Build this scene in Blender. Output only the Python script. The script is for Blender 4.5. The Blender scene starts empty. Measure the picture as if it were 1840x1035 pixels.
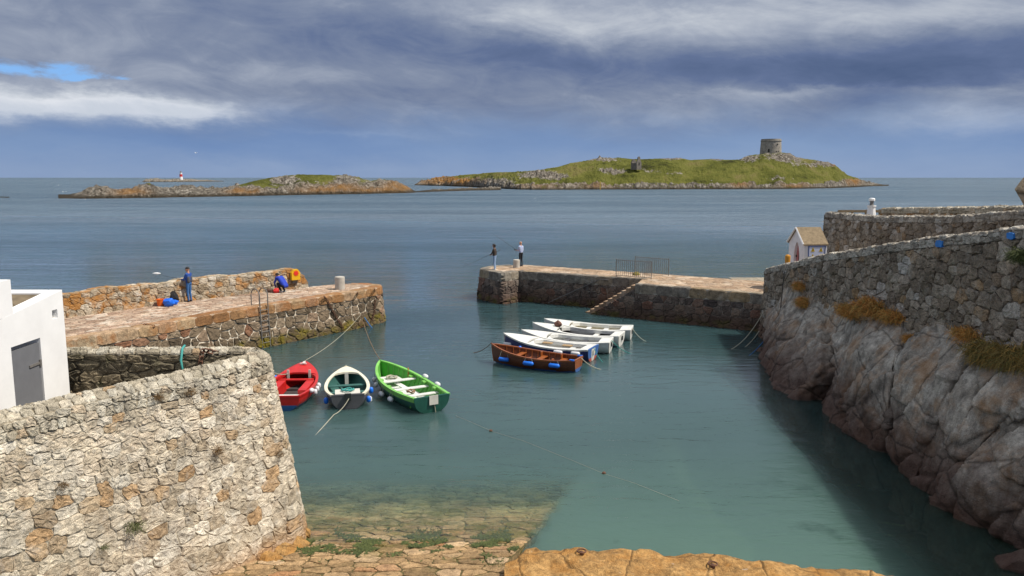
import bpy, bmesh, math, random
import numpy as np
from mathutils import Vector, Matrix, noise as mnoise
S = bpy.context.scene
C = S.collection
rad = math.radians
# ---------------------------------------------------------------- camera
FPX, CX, CY, HCAM, HOR = 1430.0, 920.0, 517.5, 8.3, 319.0
PITCH = math.atan((CY-HOR)/FPX)
cam_d = bpy.data.cameras.new('camera'); cam = bpy.data.objects.new('camera', cam_d); C.objects.link(cam)
cam.location = (0, 0, HCAM); cam.rotation_euler = (math.pi/2-PITCH, 0, 0)
cam_d.sensor_width = 36; cam_d.lens = FPX/1840*36; cam_d.clip_start = .1; cam_d.clip_end = 60000
S.camera = cam
S.view_settings.view_transform = 'Standard'; S.view_settings.look = 'None'
S.view_settings.exposure = .1; S.view_settings.gamma = 1
S.cycles.use_denoising = True
S.cycles.denoiser = 'OPENIMAGEDENOISE'
S.cycles.denoising_input_passes = 'RGB_ALBEDO_NORMAL'
S.cycles.max_bounces = 8; S.cycles.diffuse_bounces = 3; S.cycles.glossy_bounces = 3
S.cycles.transparent_max_bounces = 8; S.cycles.caustics_reflective = False; S.cycles.caustics_refractive = False
S.cycles.sample_clamp_indirect = 4

def ray(px, py):
    x = (px-CX)/FPX; y = (CY-py)/FPX
    return Vector((x, math.cos(PITCH)+y*math.sin(PITCH), -math.sin(PITCH)+y*math.cos(PITCH)))
def G(px, py, z=0):           # point at height z seen at a pixel of the survey photo
    d = ray(px, py); t = (z-HCAM)/d.z; return Vector((d.x*t, d.y*t, z))
def A(px, py, Y):
    d = ray(px, py); t = Y/d.y; return Vector((d.x*t, Y, HCAM+d.z*t))
def RX(px, py, X):
    d = ray(px, py); t = X/d.x; return Vector((X, d.y*t, HCAM+d.z*t))
def proj(p):
    x, y, z = p[0], p[1], p[2]-HCAM
    f = y*math.cos(PITCH)-z*math.sin(PITCH); u = y*math.sin(PITCH)+z*math.cos(PITCH)
    return CX+FPX*x/f, CY-FPX*u/f
def lin(r, g, b):
    f = lambda c: c/12.92 if c <= .04045 else ((c+.055)/1.055)**2.4
    return (f(r/255), f(g/255), f(b/255), 1)

# ---------------------------------------------------------------- node helper
class NT:
    def __init__(s, tree): s.t = tree; tree.nodes.clear()
    def n(s, ty, ins=None, **props):
        o = s.t.nodes.new('ShaderNode'+ty)
        for k, v in props.items(): setattr(o, k, v)
        for k, v in (ins or {}).items(): s.put(o.inputs[k], v)
        return o
    def put(s, sock, v):
        if hasattr(v, 'is_output'): s.t.links.new(v, sock)
        else:
            if sock.type == 'RGBA' and isinstance(v, (tuple, list)) and len(v) == 3: v = (*v, 1)
            if sock.type in ('RGBA', 'VECTOR') and isinstance(v, (int, float)): v = (v,)*(4 if sock.type == 'RGBA' else 3)
            sock.default_value = v
    def m(s, op, a, b=0.0, c=0.0, clamp=False):
        o = s.t.nodes.new('ShaderNodeMath'); o.operation = op; o.use_clamp = clamp
        s.put(o.inputs[0], a); s.put(o.inputs[1], b); s.put(o.inputs[2], c); return o.outputs[0]
    def mix(s, f, a, b, blend='MIX'):
        o = s.t.nodes.new('ShaderNodeMix'); o.data_type = 'RGBA'; o.blend_type = blend
        s.put(o.inputs[0], f); s.put(o.inputs[6], a); s.put(o.inputs[7], b); return o.outputs[2]
    def ramp(s, f, stops, interp='LINEAR'):
        o = s.t.nodes.new('ShaderNodeValToRGB'); e = o.color_ramp.elements; o.color_ramp.interpolation = interp
        while len(e) < len(stops): e.new(.5)
        for el, (p, c) in zip(e, stops):
            el.position = p
            if isinstance(c, (int, float)): c = (c, c, c)
            el.color = (*c, 1) if len(c) == 3 else c
        s.put(o.inputs[0], f); return o.outputs[0]
    def noise(s, scale, detail=4, vec=None, rough=.55, dist=0, out='Fac'):
        o = s.n('TexNoise', {'Scale': scale, 'Detail': detail, 'Roughness': rough, 'Distortion': dist})
        if vec is not None: s.put(o.inputs['Vector'], vec)
        return o.outputs[out]
    def map(s, vec, scale=(1, 1, 1), loc=(0, 0, 0)):
        o = s.n('Mapping', {'Scale': scale, 'Location': loc}); s.put(o.inputs['Vector'], vec); return o.outputs[0]
    def rng(s, v, a, b, c=0.0, d=1.0, smooth=False):
        o = s.n('MapRange', {'From Min': a, 'From Max': b, 'To Min': c, 'To Max': d})
        if smooth: o.interpolation_type = 'SMOOTHSTEP'
        s.put(o.inputs['Value'], v); return o.outputs[0]
    def pos(s): return s.n('NewGeometry').outputs['Position']
    def xyz(s, v):
        o = s.n('SeparateXYZ'); s.put(o.inputs[0], v); return o.outputs
    def bump(s, h, strength=.5, dist=.05, normal=None):
        o = s.n('Bump', {'Strength': strength, 'Distance': dist, 'Height': h})
        if normal is not None: s.put(o.inputs['Normal'], normal)
        return o.outputs[0]
    def out(s, sh, world=False):
        o = s.n('OutputWorld' if world else 'OutputMaterial'); s.t.links.new(sh, o.inputs['Surface'])
def material(name):
    m = bpy.data.materials.new(name); m.use_nodes = True; return m, NT(m.node_tree)

# ---------------------------------------------------------------- sun and sky
SUN_EL, SUN_AZ = rad(56), rad(-10)     # azimuth measured from +X towards +Y
sv = Vector((math.cos(SUN_EL)*math.cos(SUN_AZ), math.cos(SUN_EL)*math.sin(SUN_AZ), math.sin(SUN_EL)))
sd = bpy.data.lights.new('sun', 'SUN'); sd.energy = 4.9; sd.angle = rad(.5); sd.color = (1, .93, .82)
so = bpy.data.objects.new('sun', sd); C.objects.link(so); so.rotation_euler = sv.to_track_quat('Z', 'Y').to_euler()
W = bpy.data.worlds.new('World'); S.world = W; W.use_nodes = True
def build_world():
    n = NT(W.node_tree)
    sky = n.n('TexSky', sky_type='NISHITA', sun_disc=False, sun_elevation=SUN_EL, sun_rotation=math.pi/2-SUN_AZ)
    d = n.n('TexCoord').outputs['Generated']
    x, y, z = n.xyz(d)
    az = n.m('ARCTAN2', x, y); el = n.m('ARCSINE', z)
    comb = n.n('CombineXYZ', {'X': az, 'Y': n.m('ADD', el, n.m('MULTIPLY', az, .05)), 'Z': 0.0}).outputs[0]
    warp = n.noise(1, 7, n.map(comb, (7, 20, 1)), .65)
    warp2 = n.noise(1, 7, n.map(comb, (7, 20, 1), (7.3, 2.1, 0)), .65)
    azw = n.m('ADD', az, n.m('MULTIPLY', n.m('SUBTRACT', warp, .5), .22))
    elw = n.m('ADD', el, n.m('MULTIPLY', n.m('SUBTRACT', warp2, .5), .045))
    def blob(px, py, rx, ry, amp, tilt=0.0, w=True):
        r = ray(px, py).normalized(); a0 = math.atan2(r.x, r.y); e0 = math.asin(r.z)
        u = n.m('SUBTRACT', azw if w else az, a0); v = n.m('SUBTRACT', elw if w else el, e0)
        if tilt: v = n.m('SUBTRACT', v, n.m('MULTIPLY', u, tilt))
        u = n.m('DIVIDE', u, rx/FPX); v = n.m('DIVIDE', v, ry/FPX)
        q = n.m('ADD', n.m('MULTIPLY', u, u), n.m('MULTIPLY', v, v))
        return n.m('MULTIPLY', n.m('POWER', 2.718, n.m('MULTIPLY', q, -1.0)), amp)
    fb = n.noise(1, 8, n.map(comb, (3.4, 9.5, 1), (1.7, .4, 0)), .6, .7)
    fine = n.noise(1, 8, n.map(comb, (10, 25, 1), (4.7, 9.4, 0)), .62, .9)
    v = n.m('ADD', .45, n.m('ADD', n.m('MULTIPLY', n.m('SUBTRACT', fb, .5), .62), n.m('MULTIPLY', n.m('SUBTRACT', fine, .5), .42)))
    bl = [(60, 185, 180, 22, .45, 0), (290, 196, 130, 18, .40, -.05), (-120, 175, 200, 26, .3, 0), (1180, 30, 330, 50, .22, 0), (980, 45, 170, 40, .16, 0),
          (1700, 20, 260, 30, .18, 0), (880, 85, 300, 38, -.24, -.12), (1500, 120, 430, 42, -.28, 0), (1800, 130, 200, 50, -.12, 0), (520, 130, 150, 18, .12, 0), (650, 195, 260, 24, .06, 0),
          (1430, 168, 120, 9, .24, 0), (1790, 215, 170, 26, .26, 0), (1810, 160, 140, 10, .2, 0), (1250, 190, 200, 22, .08, 0),
          (80, 70, 260, 60, .06, 0), (640, 242, 150, 6, .12, 0), (100, 255, 330, 32, -.12, 0), (400, 300, 90, 10, .14, 0), (640, 302, 130, 9, .15, 0)]
    for px, py, rx, ry, amp, ti in bl: v = n.m('ADD', v, blob(px, py, rx, ry, amp, ti))
    cloud = n.ramp(v, [(0, lin(76, 94, 128)), (.25, lin(96, 112, 146)), (.45, lin(124, 136, 160)), (.62, lin(154, 163, 180)), (.8, lin(190, 196, 205)), (1, lin(228, 230, 234))])
    # rain veil low over the sea: bluer and more even
    clear = n.ramp(n.noise(1, 3, n.map(comb, (2, 9, 1), (3, 3, 0))), [(.3, lin(104, 136, 184)), (.7, lin(132, 158, 194))])
    clear = n.mix(n.rng(elw, .05, .0, 0, .75, True), clear, lin(140, 160, 192))
    low = n.rng(elw, .10, .03, 0, .85, True)
    col = n.mix(low, cloud, clear)
    white = n.m('ADD', blob(40, 185, 170, 20, .85), blob(250, 198, 140, 13, .7), clamp=True)
    col = n.mix(n.m('MULTIPLY', white, n.rng(fine, .34, .60, .12, 1)), col, lin(192, 200, 212))
    hole = n.m('ADD', blob(10, 116, 120, 14, 1.05), blob(150, 141, 60, 6, .8), clamp=True)
    hole = n.rng(n.m('MULTIPLY', hole, n.rng(fine, .3, .62, .35, 1.25)), .22, .85, 0, 1, True)
    # brighter broken cover overhead and behind
    hi = n.rng(el, .25, .6, 0, 1, True)
    col = n.mix(hi, col, n.ramp(n.noise(2.2, 4, d), [(.3, (.36, .385, .44)), (.65, (.62, .64, .68))]))
    mid = n.rng(el, .2, .34, 0, .55, True)
    col = n.mix(mid, col, (.40, .44, .52, 1))
    b1 = n.n('Background', {'Color': sky.outputs[0], 'Strength': .06})
    b2 = n.n('Background', {'Color': col, 'Strength': 1.0})
    b1c = n.n('Background', {'Color': n.mix(.75, (0, 0, 0, 1), lin(40, 140, 228)), 'Strength': .85})
    add = n.n('AddShader'); n.put(add.inputs[0], b1.outputs[0]); n.put(add.inputs[1], b1c.outputs[0])
    mx = n.n('MixShader', {'Fac': hole}); n.put(mx.inputs[1], b2.outputs[0]); n.put(mx.inputs[2], add.outputs[0])
    n.out(mx.outputs[0], True)
build_world()

# ---------------------------------------------------------------- object helpers
def tag(o, label=None, cat=None, group=None, kind=None):
    if label: o['label'] = label
    if cat: o['category'] = cat
    if group: o['group'] = group
    if kind: o['kind'] = kind
    return o
def empty(name, loc=(0, 0, 0), rz=0):
    o = bpy.data.objects.new(name, None); C.objects.link(o); o.location = loc; o.rotation_euler.z = rz; o.empty_display_size = .2; return o
def link(name, me, parent=None):
    o = bpy.data.objects.new(name, me); C.objects.link(o)
    if parent is not None: o.parent = parent
    return o
class MB:
    """collects geometry for ONE mesh object"""
    def __init__(s): s.v = []; s.f = []; s.mi = []; s.a = []
    def add(s, vs, fs, mi=0, attr=None):
        b = len(s.v); s.v += [tuple(p) for p in vs]; s.f += [tuple(i+b for i in f) for f in fs]
        s.mi += [mi]*len(fs) if isinstance(mi, int) else list(mi)
        if attr is not None: s.a += [attr]*len(vs) if not isinstance(attr, list) else attr
        else: s.a += [(0, 0, 0, 1)]*len(vs)
    def box(s, c, d, rz=0, mi=0, M=None):
        x, y, z = d[0]/2, d[1]/2, d[2]/2
        vs = [Vector((i*x, j*y, k*z)) for k in (-1, 1) for j in (-1, 1) for i in (-1, 1)]
        R = M if M is not None else Matrix.Rotation(rz, 3, 'Z')
        vs = [R @ v+Vector(c) for v in vs]
        s.add(vs, [(0, 2, 3, 1), (4, 5, 7, 6), (0, 1, 5, 4), (2, 6, 7, 3), (0, 4, 6, 2), (1, 3, 7, 5)], mi)
    def tube(s, pts, r, n=6, mi=0, cap=True):
        pts = [Vector(p) for p in pts]; rs = r if isinstance(r, (list, tuple)) else [r]*len(pts)
        vs = []; up = Vector((0, 0, 1))
        for i, p in enumerate(pts):
            t = (pts[min(i+1, len(pts)-1)]-pts[max(i-1, 0)]).normalized()
            a = t.cross(up)
            if a.length < .05: a = t.cross(Vector((1, 0, 0)))
            a.normalize(); b = a.cross(t)
            vs += [p+(a*math.cos(k*2*math.pi/n)+b*math.sin(k*2*math.pi/n))*rs[i] for k in range(n)]
        fs = [(i*n+k, i*n+(k+1) % n, (i+1)*n+(k+1) % n, (i+1)*n+k) for i in range(len(pts)-1) for k in range(n)]
        if cap: fs += [tuple(range(n-1, -1, -1)), tuple((len(pts)-1)*n+k for k in range(n))]
        s.add(vs, fs, mi)
    def lathe(s, prof, n=16, c=(0, 0, 0), mi=0, M=None):
        vs = [(r*math.cos(k*2*math.pi/n), r*math.sin(k*2*math.pi/n), z) for r, z in prof for k in range(n)]
        if M is not None: vs = [M @ Vector(v) for v in vs]
        vs = [Vector(v)+Vector(c) for v in vs]
        L = len(prof)
        fs = [(i*n+k, i*n+(k+1) % n, (i+1)*n+(k+1) % n, (i+1)*n+k) for i in range(L-1) for k in range(n)]
        fs += [tuple(range(n-1, -1, -1)), tuple((L-1)*n+k for k in range(n))]
        s.add(vs, fs, mi)
    def grid(s, P, mi=0, closed=False, attr=None):
        nu, nv = len(P), len(P[0]); vs = [p for r in P for p in r]
        fs = [(i*nv+j, (i+1)*nv+j, (i+1)*nv+j+1, i*nv+j+1) for i in range(nu-1) for j in range(nv-1)]
        if callable(mi): mi = [mi(i, j) for i in range(nu-1) for j in range(nv-1)]
        s.add(vs, fs, mi, attr)
    def build(s, name, mats, parent=None, smooth=False, loc=None):
        me = bpy.data.meshes.new(name)
        vs = s.v
        if loc is not None: vs = [(p[0]-loc[0], p[1]-loc[1], p[2]-loc[2]) for p in s.v]
        me.from_pydata(vs, [], s.f)
        for m in (mats if isinstance(mats, (list, tuple)) else [mats]): me.materials.append(m)
        me.polygons.foreach_set('material_index', s.mi)
        if smooth: me.polygons.foreach_set('use_smooth', [True]*len(s.f))
        at = me.color_attributes.new('st', 'FLOAT_COLOR', 'POINT')
        at.data.foreach_set('color', np.array(s.a, dtype=np.float32).ravel())
        me.update()
        o = link(name, me, parent)
        if loc is not None: o.location = loc
        return o

# ---------------------------------------------------------------- materials
def stone_mat(name, ramp, mortar=(.3, .27, .22), lichen=0.0, lichen_col=(.5, .2, .03), tide=None, tide_col=(.05, .04, .025),
              weed_col=(.07, .075, .012), weed=(0, 0), scale=1.0, bump=.6, white=0.0, moss=0.0):
    m, n = material(name); p = n.pos(); x, y, z = n.xyz(p)
    at = n.n('Attribute', attribute_name='st'); r, g, b = n.xyz(at.outputs['Color'])
    col = n.ramp(r, ramp)
    big = n.noise(.9*scale, 5, p, .6); med = n.noise(5*scale, 6, p, .65); spk = n.noise(38*scale, 3, p, .6)
    col = n.mix(1, col, n.ramp(med, [(.3, .5), (.5, .95), (.7, 1.3)]), 'MULTIPLY')
    col = n.mix(1, col, n.ramp(big, [(.3, .72), (.65, 1.15)]), 'MULTIPLY')
    col = n.mix(1, col, n.ramp(spk, [(.32, .45), (.5, 1.0), (.68, 1.35)]), 'MULTIPLY')
    if white: col = n.mix(n.m('MULTIPLY', n.rng(n.noise(2.3*scale, 6, p, .7), .52, .66), white), col, (.55, .53, .48, 1))
    mcol = n.mix(1, (*mortar, 1), n.ramp(med, [(.3, .6), (.7, 1.25)]), 'MULTIPLY')
    col = n.mix(g, col, mcol)
    if moss: col = n.mix(n.m('MULTIPLY', n.rng(n.noise(1.7, 6, n.map(p, (1, 1, 1), (9, 3, 1)), .7), .55, .7), moss), col, (.08, .085, .02, 1))
    if lichen:
        lm = n.m('MULTIPLY', n.rng(n.m('ADD', n.noise(1.3*scale, 6, p, .7), n.m('MULTIPLY', n.m('SUBTRACT', b, .5), .22)), .50, .62), lichen, clamp=True)
        col = n.mix(lm, col, n.mix(med, (*lichen_col, 1), tuple(c*.45 for c in lichen_col)))
    if tide is not None:
        zz = n.m('ADD', z, n.m('MULTIPLY', n.m('SUBTRACT', n.noise(.8, 4, p), .5), .9))
        col = n.mix(n.rng(zz, tide[0], tide[1], .88, 0, True), col, n.mix(med, tuple(c*.5 for c in tide_col), tuple(c*1.5 for c in tide_col)))
        if weed[1] > 0:
            col = n.mix(n.m('MULTIPLY', n.rng(zz, weed[0], weed[0]+.3, 1, 0, True), n.rng(n.noise(1.2, 5, p, .7), .45, .6, 0, weed[1])), col, (*weed_col, 1))
    h = n.m('ADD', n.m('MULTIPLY', med, .7), n.m('ADD', n.m('MULTIPLY', spk, .25), n.m('MULTIPLY', n.noise(14*scale, 4, p), .4)))
    bs = n.n('BsdfPrincipled', {'Base Color': col, 'Roughness': .92, 'Normal': n.bump(h, bump, .06)})
    bs.inputs['Specular IOR Level'].default_value = .25
    n.out(bs.outputs[0]); return m
def paint(name, col, rough=.45, wear=.12, wear_col=None, scale=4):
    m, n = material(name); p = n.n('TexCoord').outputs['Object']
    a = n.noise(scale, 5, p, .65)
    c = n.mix(1, (*col, 1), n.ramp(a, [(.3, 1-wear), (.7, 1+wear*.6)]), 'MULTIPLY')
    if wear_col: c = n.mix(n.rng(n.noise(scale*3, 6, p, .7), .6, .7), c, (*wear_col, 1))
    bs = n.n('BsdfPrincipled', {'Base Color': c, 'Roughness': rough, 'Normal': n.bump(n.noise(scale*9, 3, p), .12, .01)})
    n.out(bs.outputs[0]); return m
M = {}
GR = [(0, (.38, .31, .22)), (.2, (.5, .43, .325)), (.55, (.58, .51, .40)), (.86, (.63, .575, .475)), (.92, (.46, .36, .24)), (.97, (.46, .3, .16)), (1, (.34, .28, .2))]
M['fg_stone'] = stone_mat('granite_rubble', GR, (.44, .39, .3), lichen=.13, lichen_col=(.45, .22, .07), tide=(-.2, .75), tide_col=(.36, .17, .05), scale=1.5, bump=.8, white=.35)
M['fg_cap'] = stone_mat('granite_cap', [(0, (.32, .28, .21)), (.4, (.46, .41, .32)), (.85, (.56, .52, .43)), (1, (.42, .3, .18))], (.34, .29, .21), scale=1.5, bump=.8, moss=.12)
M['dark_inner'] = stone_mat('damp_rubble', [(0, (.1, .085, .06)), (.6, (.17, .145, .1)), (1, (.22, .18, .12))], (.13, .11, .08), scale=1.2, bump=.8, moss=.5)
M['lp_stone'] = stone_mat('brown_rubble', [(0, (.1, .075, .05)), (.5, (.2, .15, .1)), (.8, (.28, .215, .15)), (1, (.24, .11, .06))], (.72, .64, .52), tide=(.25, .75), tide_col=(.11, .08, .04), weed=(.38, .9), weed_col=(.16, .13, .012), scale=.9)
M['lp_coping'] = stone_mat('stained_granite_block', [(0, (.26, .13, .055)), (.35, (.36, .23, .12)), (.7, (.42, .32, .21)), (1, (.3, .12, .045))], (.55, .42, .3), lichen=.5, lichen_col=(.42, .15, .025), scale=.8)
M['lp_deck'] = stone_mat('worn_flagstone', [(0, (.3, .2, .14)), (.5, (.4, .285, .21)), (.85, (.47, .36, .27)), (1, (.56, .48, .4))], (.24, .19, .14), scale=.7, white=.35, moss=.3)
M['lp_parapet'] = stone_mat('lichened_rubble', [(0, (.28, .22, .15)), (.5, (.42, .34, .24)), (.8, (.52, .46, .37)), (1, (.42, .24, .10))], (.42, .36, .26), lichen=.75, lichen_col=(.5, .21, .03), scale=.9, white=.6)
M['rp_stone'] = stone_mat('dark_tidal_rubble', [(0, (.07, .055, .05)), (.5, (.15, .115, .095)), (.85, (.22, .16, .12)), (1, (.2, .1, .07))], (.3, .26, .22), tide=(.1, 1.3), tide_col=(.085, .05, .035), weed=(.2, .5), weed_col=(.1, .1, .01), scale=.8, white=.15)
M['rp_coping'] = stone_mat('grey_granite_block', [(0, (.15, .13, .11)), (.6, (.24, .21, .17)), (1, (.3, .22, .13))], (.4, .36, .3), scale=.8, white=.25)
M['rp_deck'] = stone_mat('sandy_flagstone', [(0, (.32, .215, .14)), (.6, (.43, .31, .21)), (1, (.52, .42, .32))], (.3, .23, .16), scale=.7, white=.3)
M['rw_stone'] = stone_mat('brown_grey_rubble', [(0, (.17, .135, .10)), (.5, (.28, .23, .175)), (.8, (.36, .31, .25)), (.88, (.46, .43, .39)), (.94, (.3, .2, .11)), (1, (.24, .2, .16))], (.2, .16, .12), scale=.9, bump=.9, white=.3, moss=.25, tide=(.3, 1.3), tide_col=(.12, .07, .05))  # brown-grey stone, darker and warmer than the rock face
M['rw_cap'] = stone_mat('pale_cap_stone', [(0, (.26, .23, .19)), (.6, (.4, .36, .3)), (1, (.5, .47, .41))], (.26, .22, .18), scale=1, white=.3)
M['slip'] = stone_mat('slipway_sett', [(0, (.24, .16, .08)), (.5, (.38, .25, .13)), (.85, (.46, .33, .2)), (1, (.36, .18, .08))], (.1, .085, .035), scale=1.2, weed=(-.12, .8), weed_col=(.1, .1, .015), tide=(-.9, -.05), tide_col=(.6, .5, .22), moss=.25)
def rock_mat(name, base, light, dark_z=None, dark=(.06, .04, .035), orange=0.0, scale=1.0):
    m, n = material(name); p = n.pos(); x, y, z = n.xyz(p)
    q = n.map(p, (1, .35, 1.0))
    big = n.noise(.7*scale, 6, p, .65, .6); med = n.noise(4*scale, 7, p, .7); spk = n.noise(34*scale, 3, p, .65)
    col = n.ramp(big, [(.28, base), (.5, tuple((a+b)/2 for a, b in zip(base, light))), (.68, light)])
    col = n.mix(1, col, n.ramp(med, [(.3, .55), (.7, 1.35)]), 'MULTIPLY')
    col = n.mix(1, col, n.ramp(spk, [(.3, .72), (.7, 1.22)]), 'MULTIPLY')
    col = n.mix(1, col, n.ramp(n.noise(2.0*scale, 7, n.map(p, (1.6, 1.6, .4), (2, 2, 2)), .75), [(.36, .55), (.5, 1.0), (.66, 1.25)]), 'MULTIPLY')
    col = n.mix(n.rng(n.noise(2.2*scale, 7, p, .75), .64, .7, 0, .7), col, (.55, .54, .52, 1))
    if orange: col = n.mix(n.m('MULTIPLY', n.rng(n.noise(.9*scale, 6, n.map(p, (1, 1, 1), (3, 5, 8)), .7), .48, .62), orange), col, (.45, .2, .04, 1))
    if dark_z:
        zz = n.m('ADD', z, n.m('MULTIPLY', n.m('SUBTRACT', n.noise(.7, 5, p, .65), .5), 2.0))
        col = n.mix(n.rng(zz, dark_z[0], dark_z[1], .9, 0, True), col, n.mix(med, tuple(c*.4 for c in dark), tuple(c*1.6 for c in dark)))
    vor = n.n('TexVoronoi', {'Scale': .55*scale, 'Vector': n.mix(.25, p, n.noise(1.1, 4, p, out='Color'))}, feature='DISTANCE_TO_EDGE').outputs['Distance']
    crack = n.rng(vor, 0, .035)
    col = n.mix(1, col, n.ramp(vor, [(0, .45), (.02, 1.0)]), 'MULTIPLY')  # dirt and shadow of the cracks, both darkened into the colour
    h = n.m('ADD', n.m('ADD', n.m('MULTIPLY', med, .9), n.m('MULTIPLY', spk, .22)), n.m('ADD', n.m('MULTIPLY', n.noise(13*scale, 5, q, .65), .5), n.m('MULTIPLY', crack, .5)))
    bs = n.n('BsdfPrincipled', {'Base Color': col, 'Roughness': .85, 'Normal': n.bump(h, .8, .11)})
    bs.inputs['Specular IOR Level'].default_value = .3
    n.out(bs.outputs[0]); return m
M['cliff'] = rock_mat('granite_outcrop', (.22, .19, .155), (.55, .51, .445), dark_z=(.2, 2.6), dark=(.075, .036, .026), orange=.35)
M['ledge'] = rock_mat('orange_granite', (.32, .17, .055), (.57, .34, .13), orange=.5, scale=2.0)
M['white'] = paint('white_limewash', (.82, .82, .82), .8, .07, scale=1.5)
M['grey_door'] = paint('grey_paint', (.16, .165, .18), .5, .1)
M['black'] = paint('black_iron', (.02, .018, .016), .6, .3)
M['rust'] = paint('rusty_iron', (.13, .06, .035), .85, .4, (.25, .09, .03), 12)
M['galv'] = paint('weathered_steel', (.16, .15, .14), .6, .2)
M['concrete'] = paint('pale_concrete', (.48, .45, .4), .9, .25, (.3, .27, .22))
M['roof_felt'] = paint('brown_roof', (.17, .13, .08), .95, .4, (.1, .1, .03))
M['slate'] = paint('lichened_slate', (.22, .165, .1), .9, .35, (.4, .32, .2), 6)
M['rope'] = paint('pale_rope', (.4, .38, .3), .9, .2)
M['rope_blue'] = paint('blue_rope', (.03, .15, .4), .8, .2)
M['rope_teal'] = paint('teal_rope', (.05, .3, .28), .8, .2)
M['rope_brown'] = paint('brown_rope', (.22, .13, .07), .9, .3)

# ---------------------------------------------------------------- masonry
def resample(pts, n):
    pts = [Vector(p) for p in pts]; L = [0]
    for a, b in zip(pts, pts[1:]): L.append(L[-1]+(b-a).length)
    out = []
    for i in range(n):
        t = L[-1]*i/(n-1); k = 0
        while k < len(L)-2 and L[k+1] < t: k += 1
        out.append(pts[k].lerp(pts[k+1], (t-L[k])/max(1e-9, L[k+1]-L[k])))
    return out
class Path:
    def __init__(s, pts, smooth=0, n=200):
        p = resample([Vector((*q[:2], q[2] if len(q) > 2 else 0)) for q in pts], n)
        for _ in range(smooth): p = [p[0]]+[(p[i-1]+p[i]*2+p[i+1])/4 for i in range(1, n-1)]+[p[-1]]
        s.p = p; s.L = sum((b-a).length for a, b in zip(p, p[1:])); s.n = n
    def __call__(s, u):
        t = max(0, min(.99999, u/s.L))*(s.n-1); i = int(t); return s.p[i].lerp(s.p[i+1], t-i)
    def nrm(s, u):     # to the right of travel
        t = max(0, min(.99999, u/s.L))*(s.n-1); i = int(t)
        d = s.p[min(i+2, s.n-1)]-s.p[max(i-2, 0)]; d.z = 0; d.normalize(); return Vector((d.y, -d.x, 0))
def clip(poly, a, b, c):    # keep a*x+b*y<=c
    out = []
    for i in range(len(poly)):
        p, q = poly[i], poly[(i+1) % len(poly)]
        dp = a*p[0]+b*p[1]-c; dq = a*q[0]+b*q[1]-c
        if dp <= 0: out.append(p)
        if (dp < 0 < dq) or (dq < 0 < dp):
            t = dp/(dp-dq); out.append((p[0]+(q[0]-p[0])*t, p[1]+(q[1]-p[1])*t))
    return out
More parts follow.
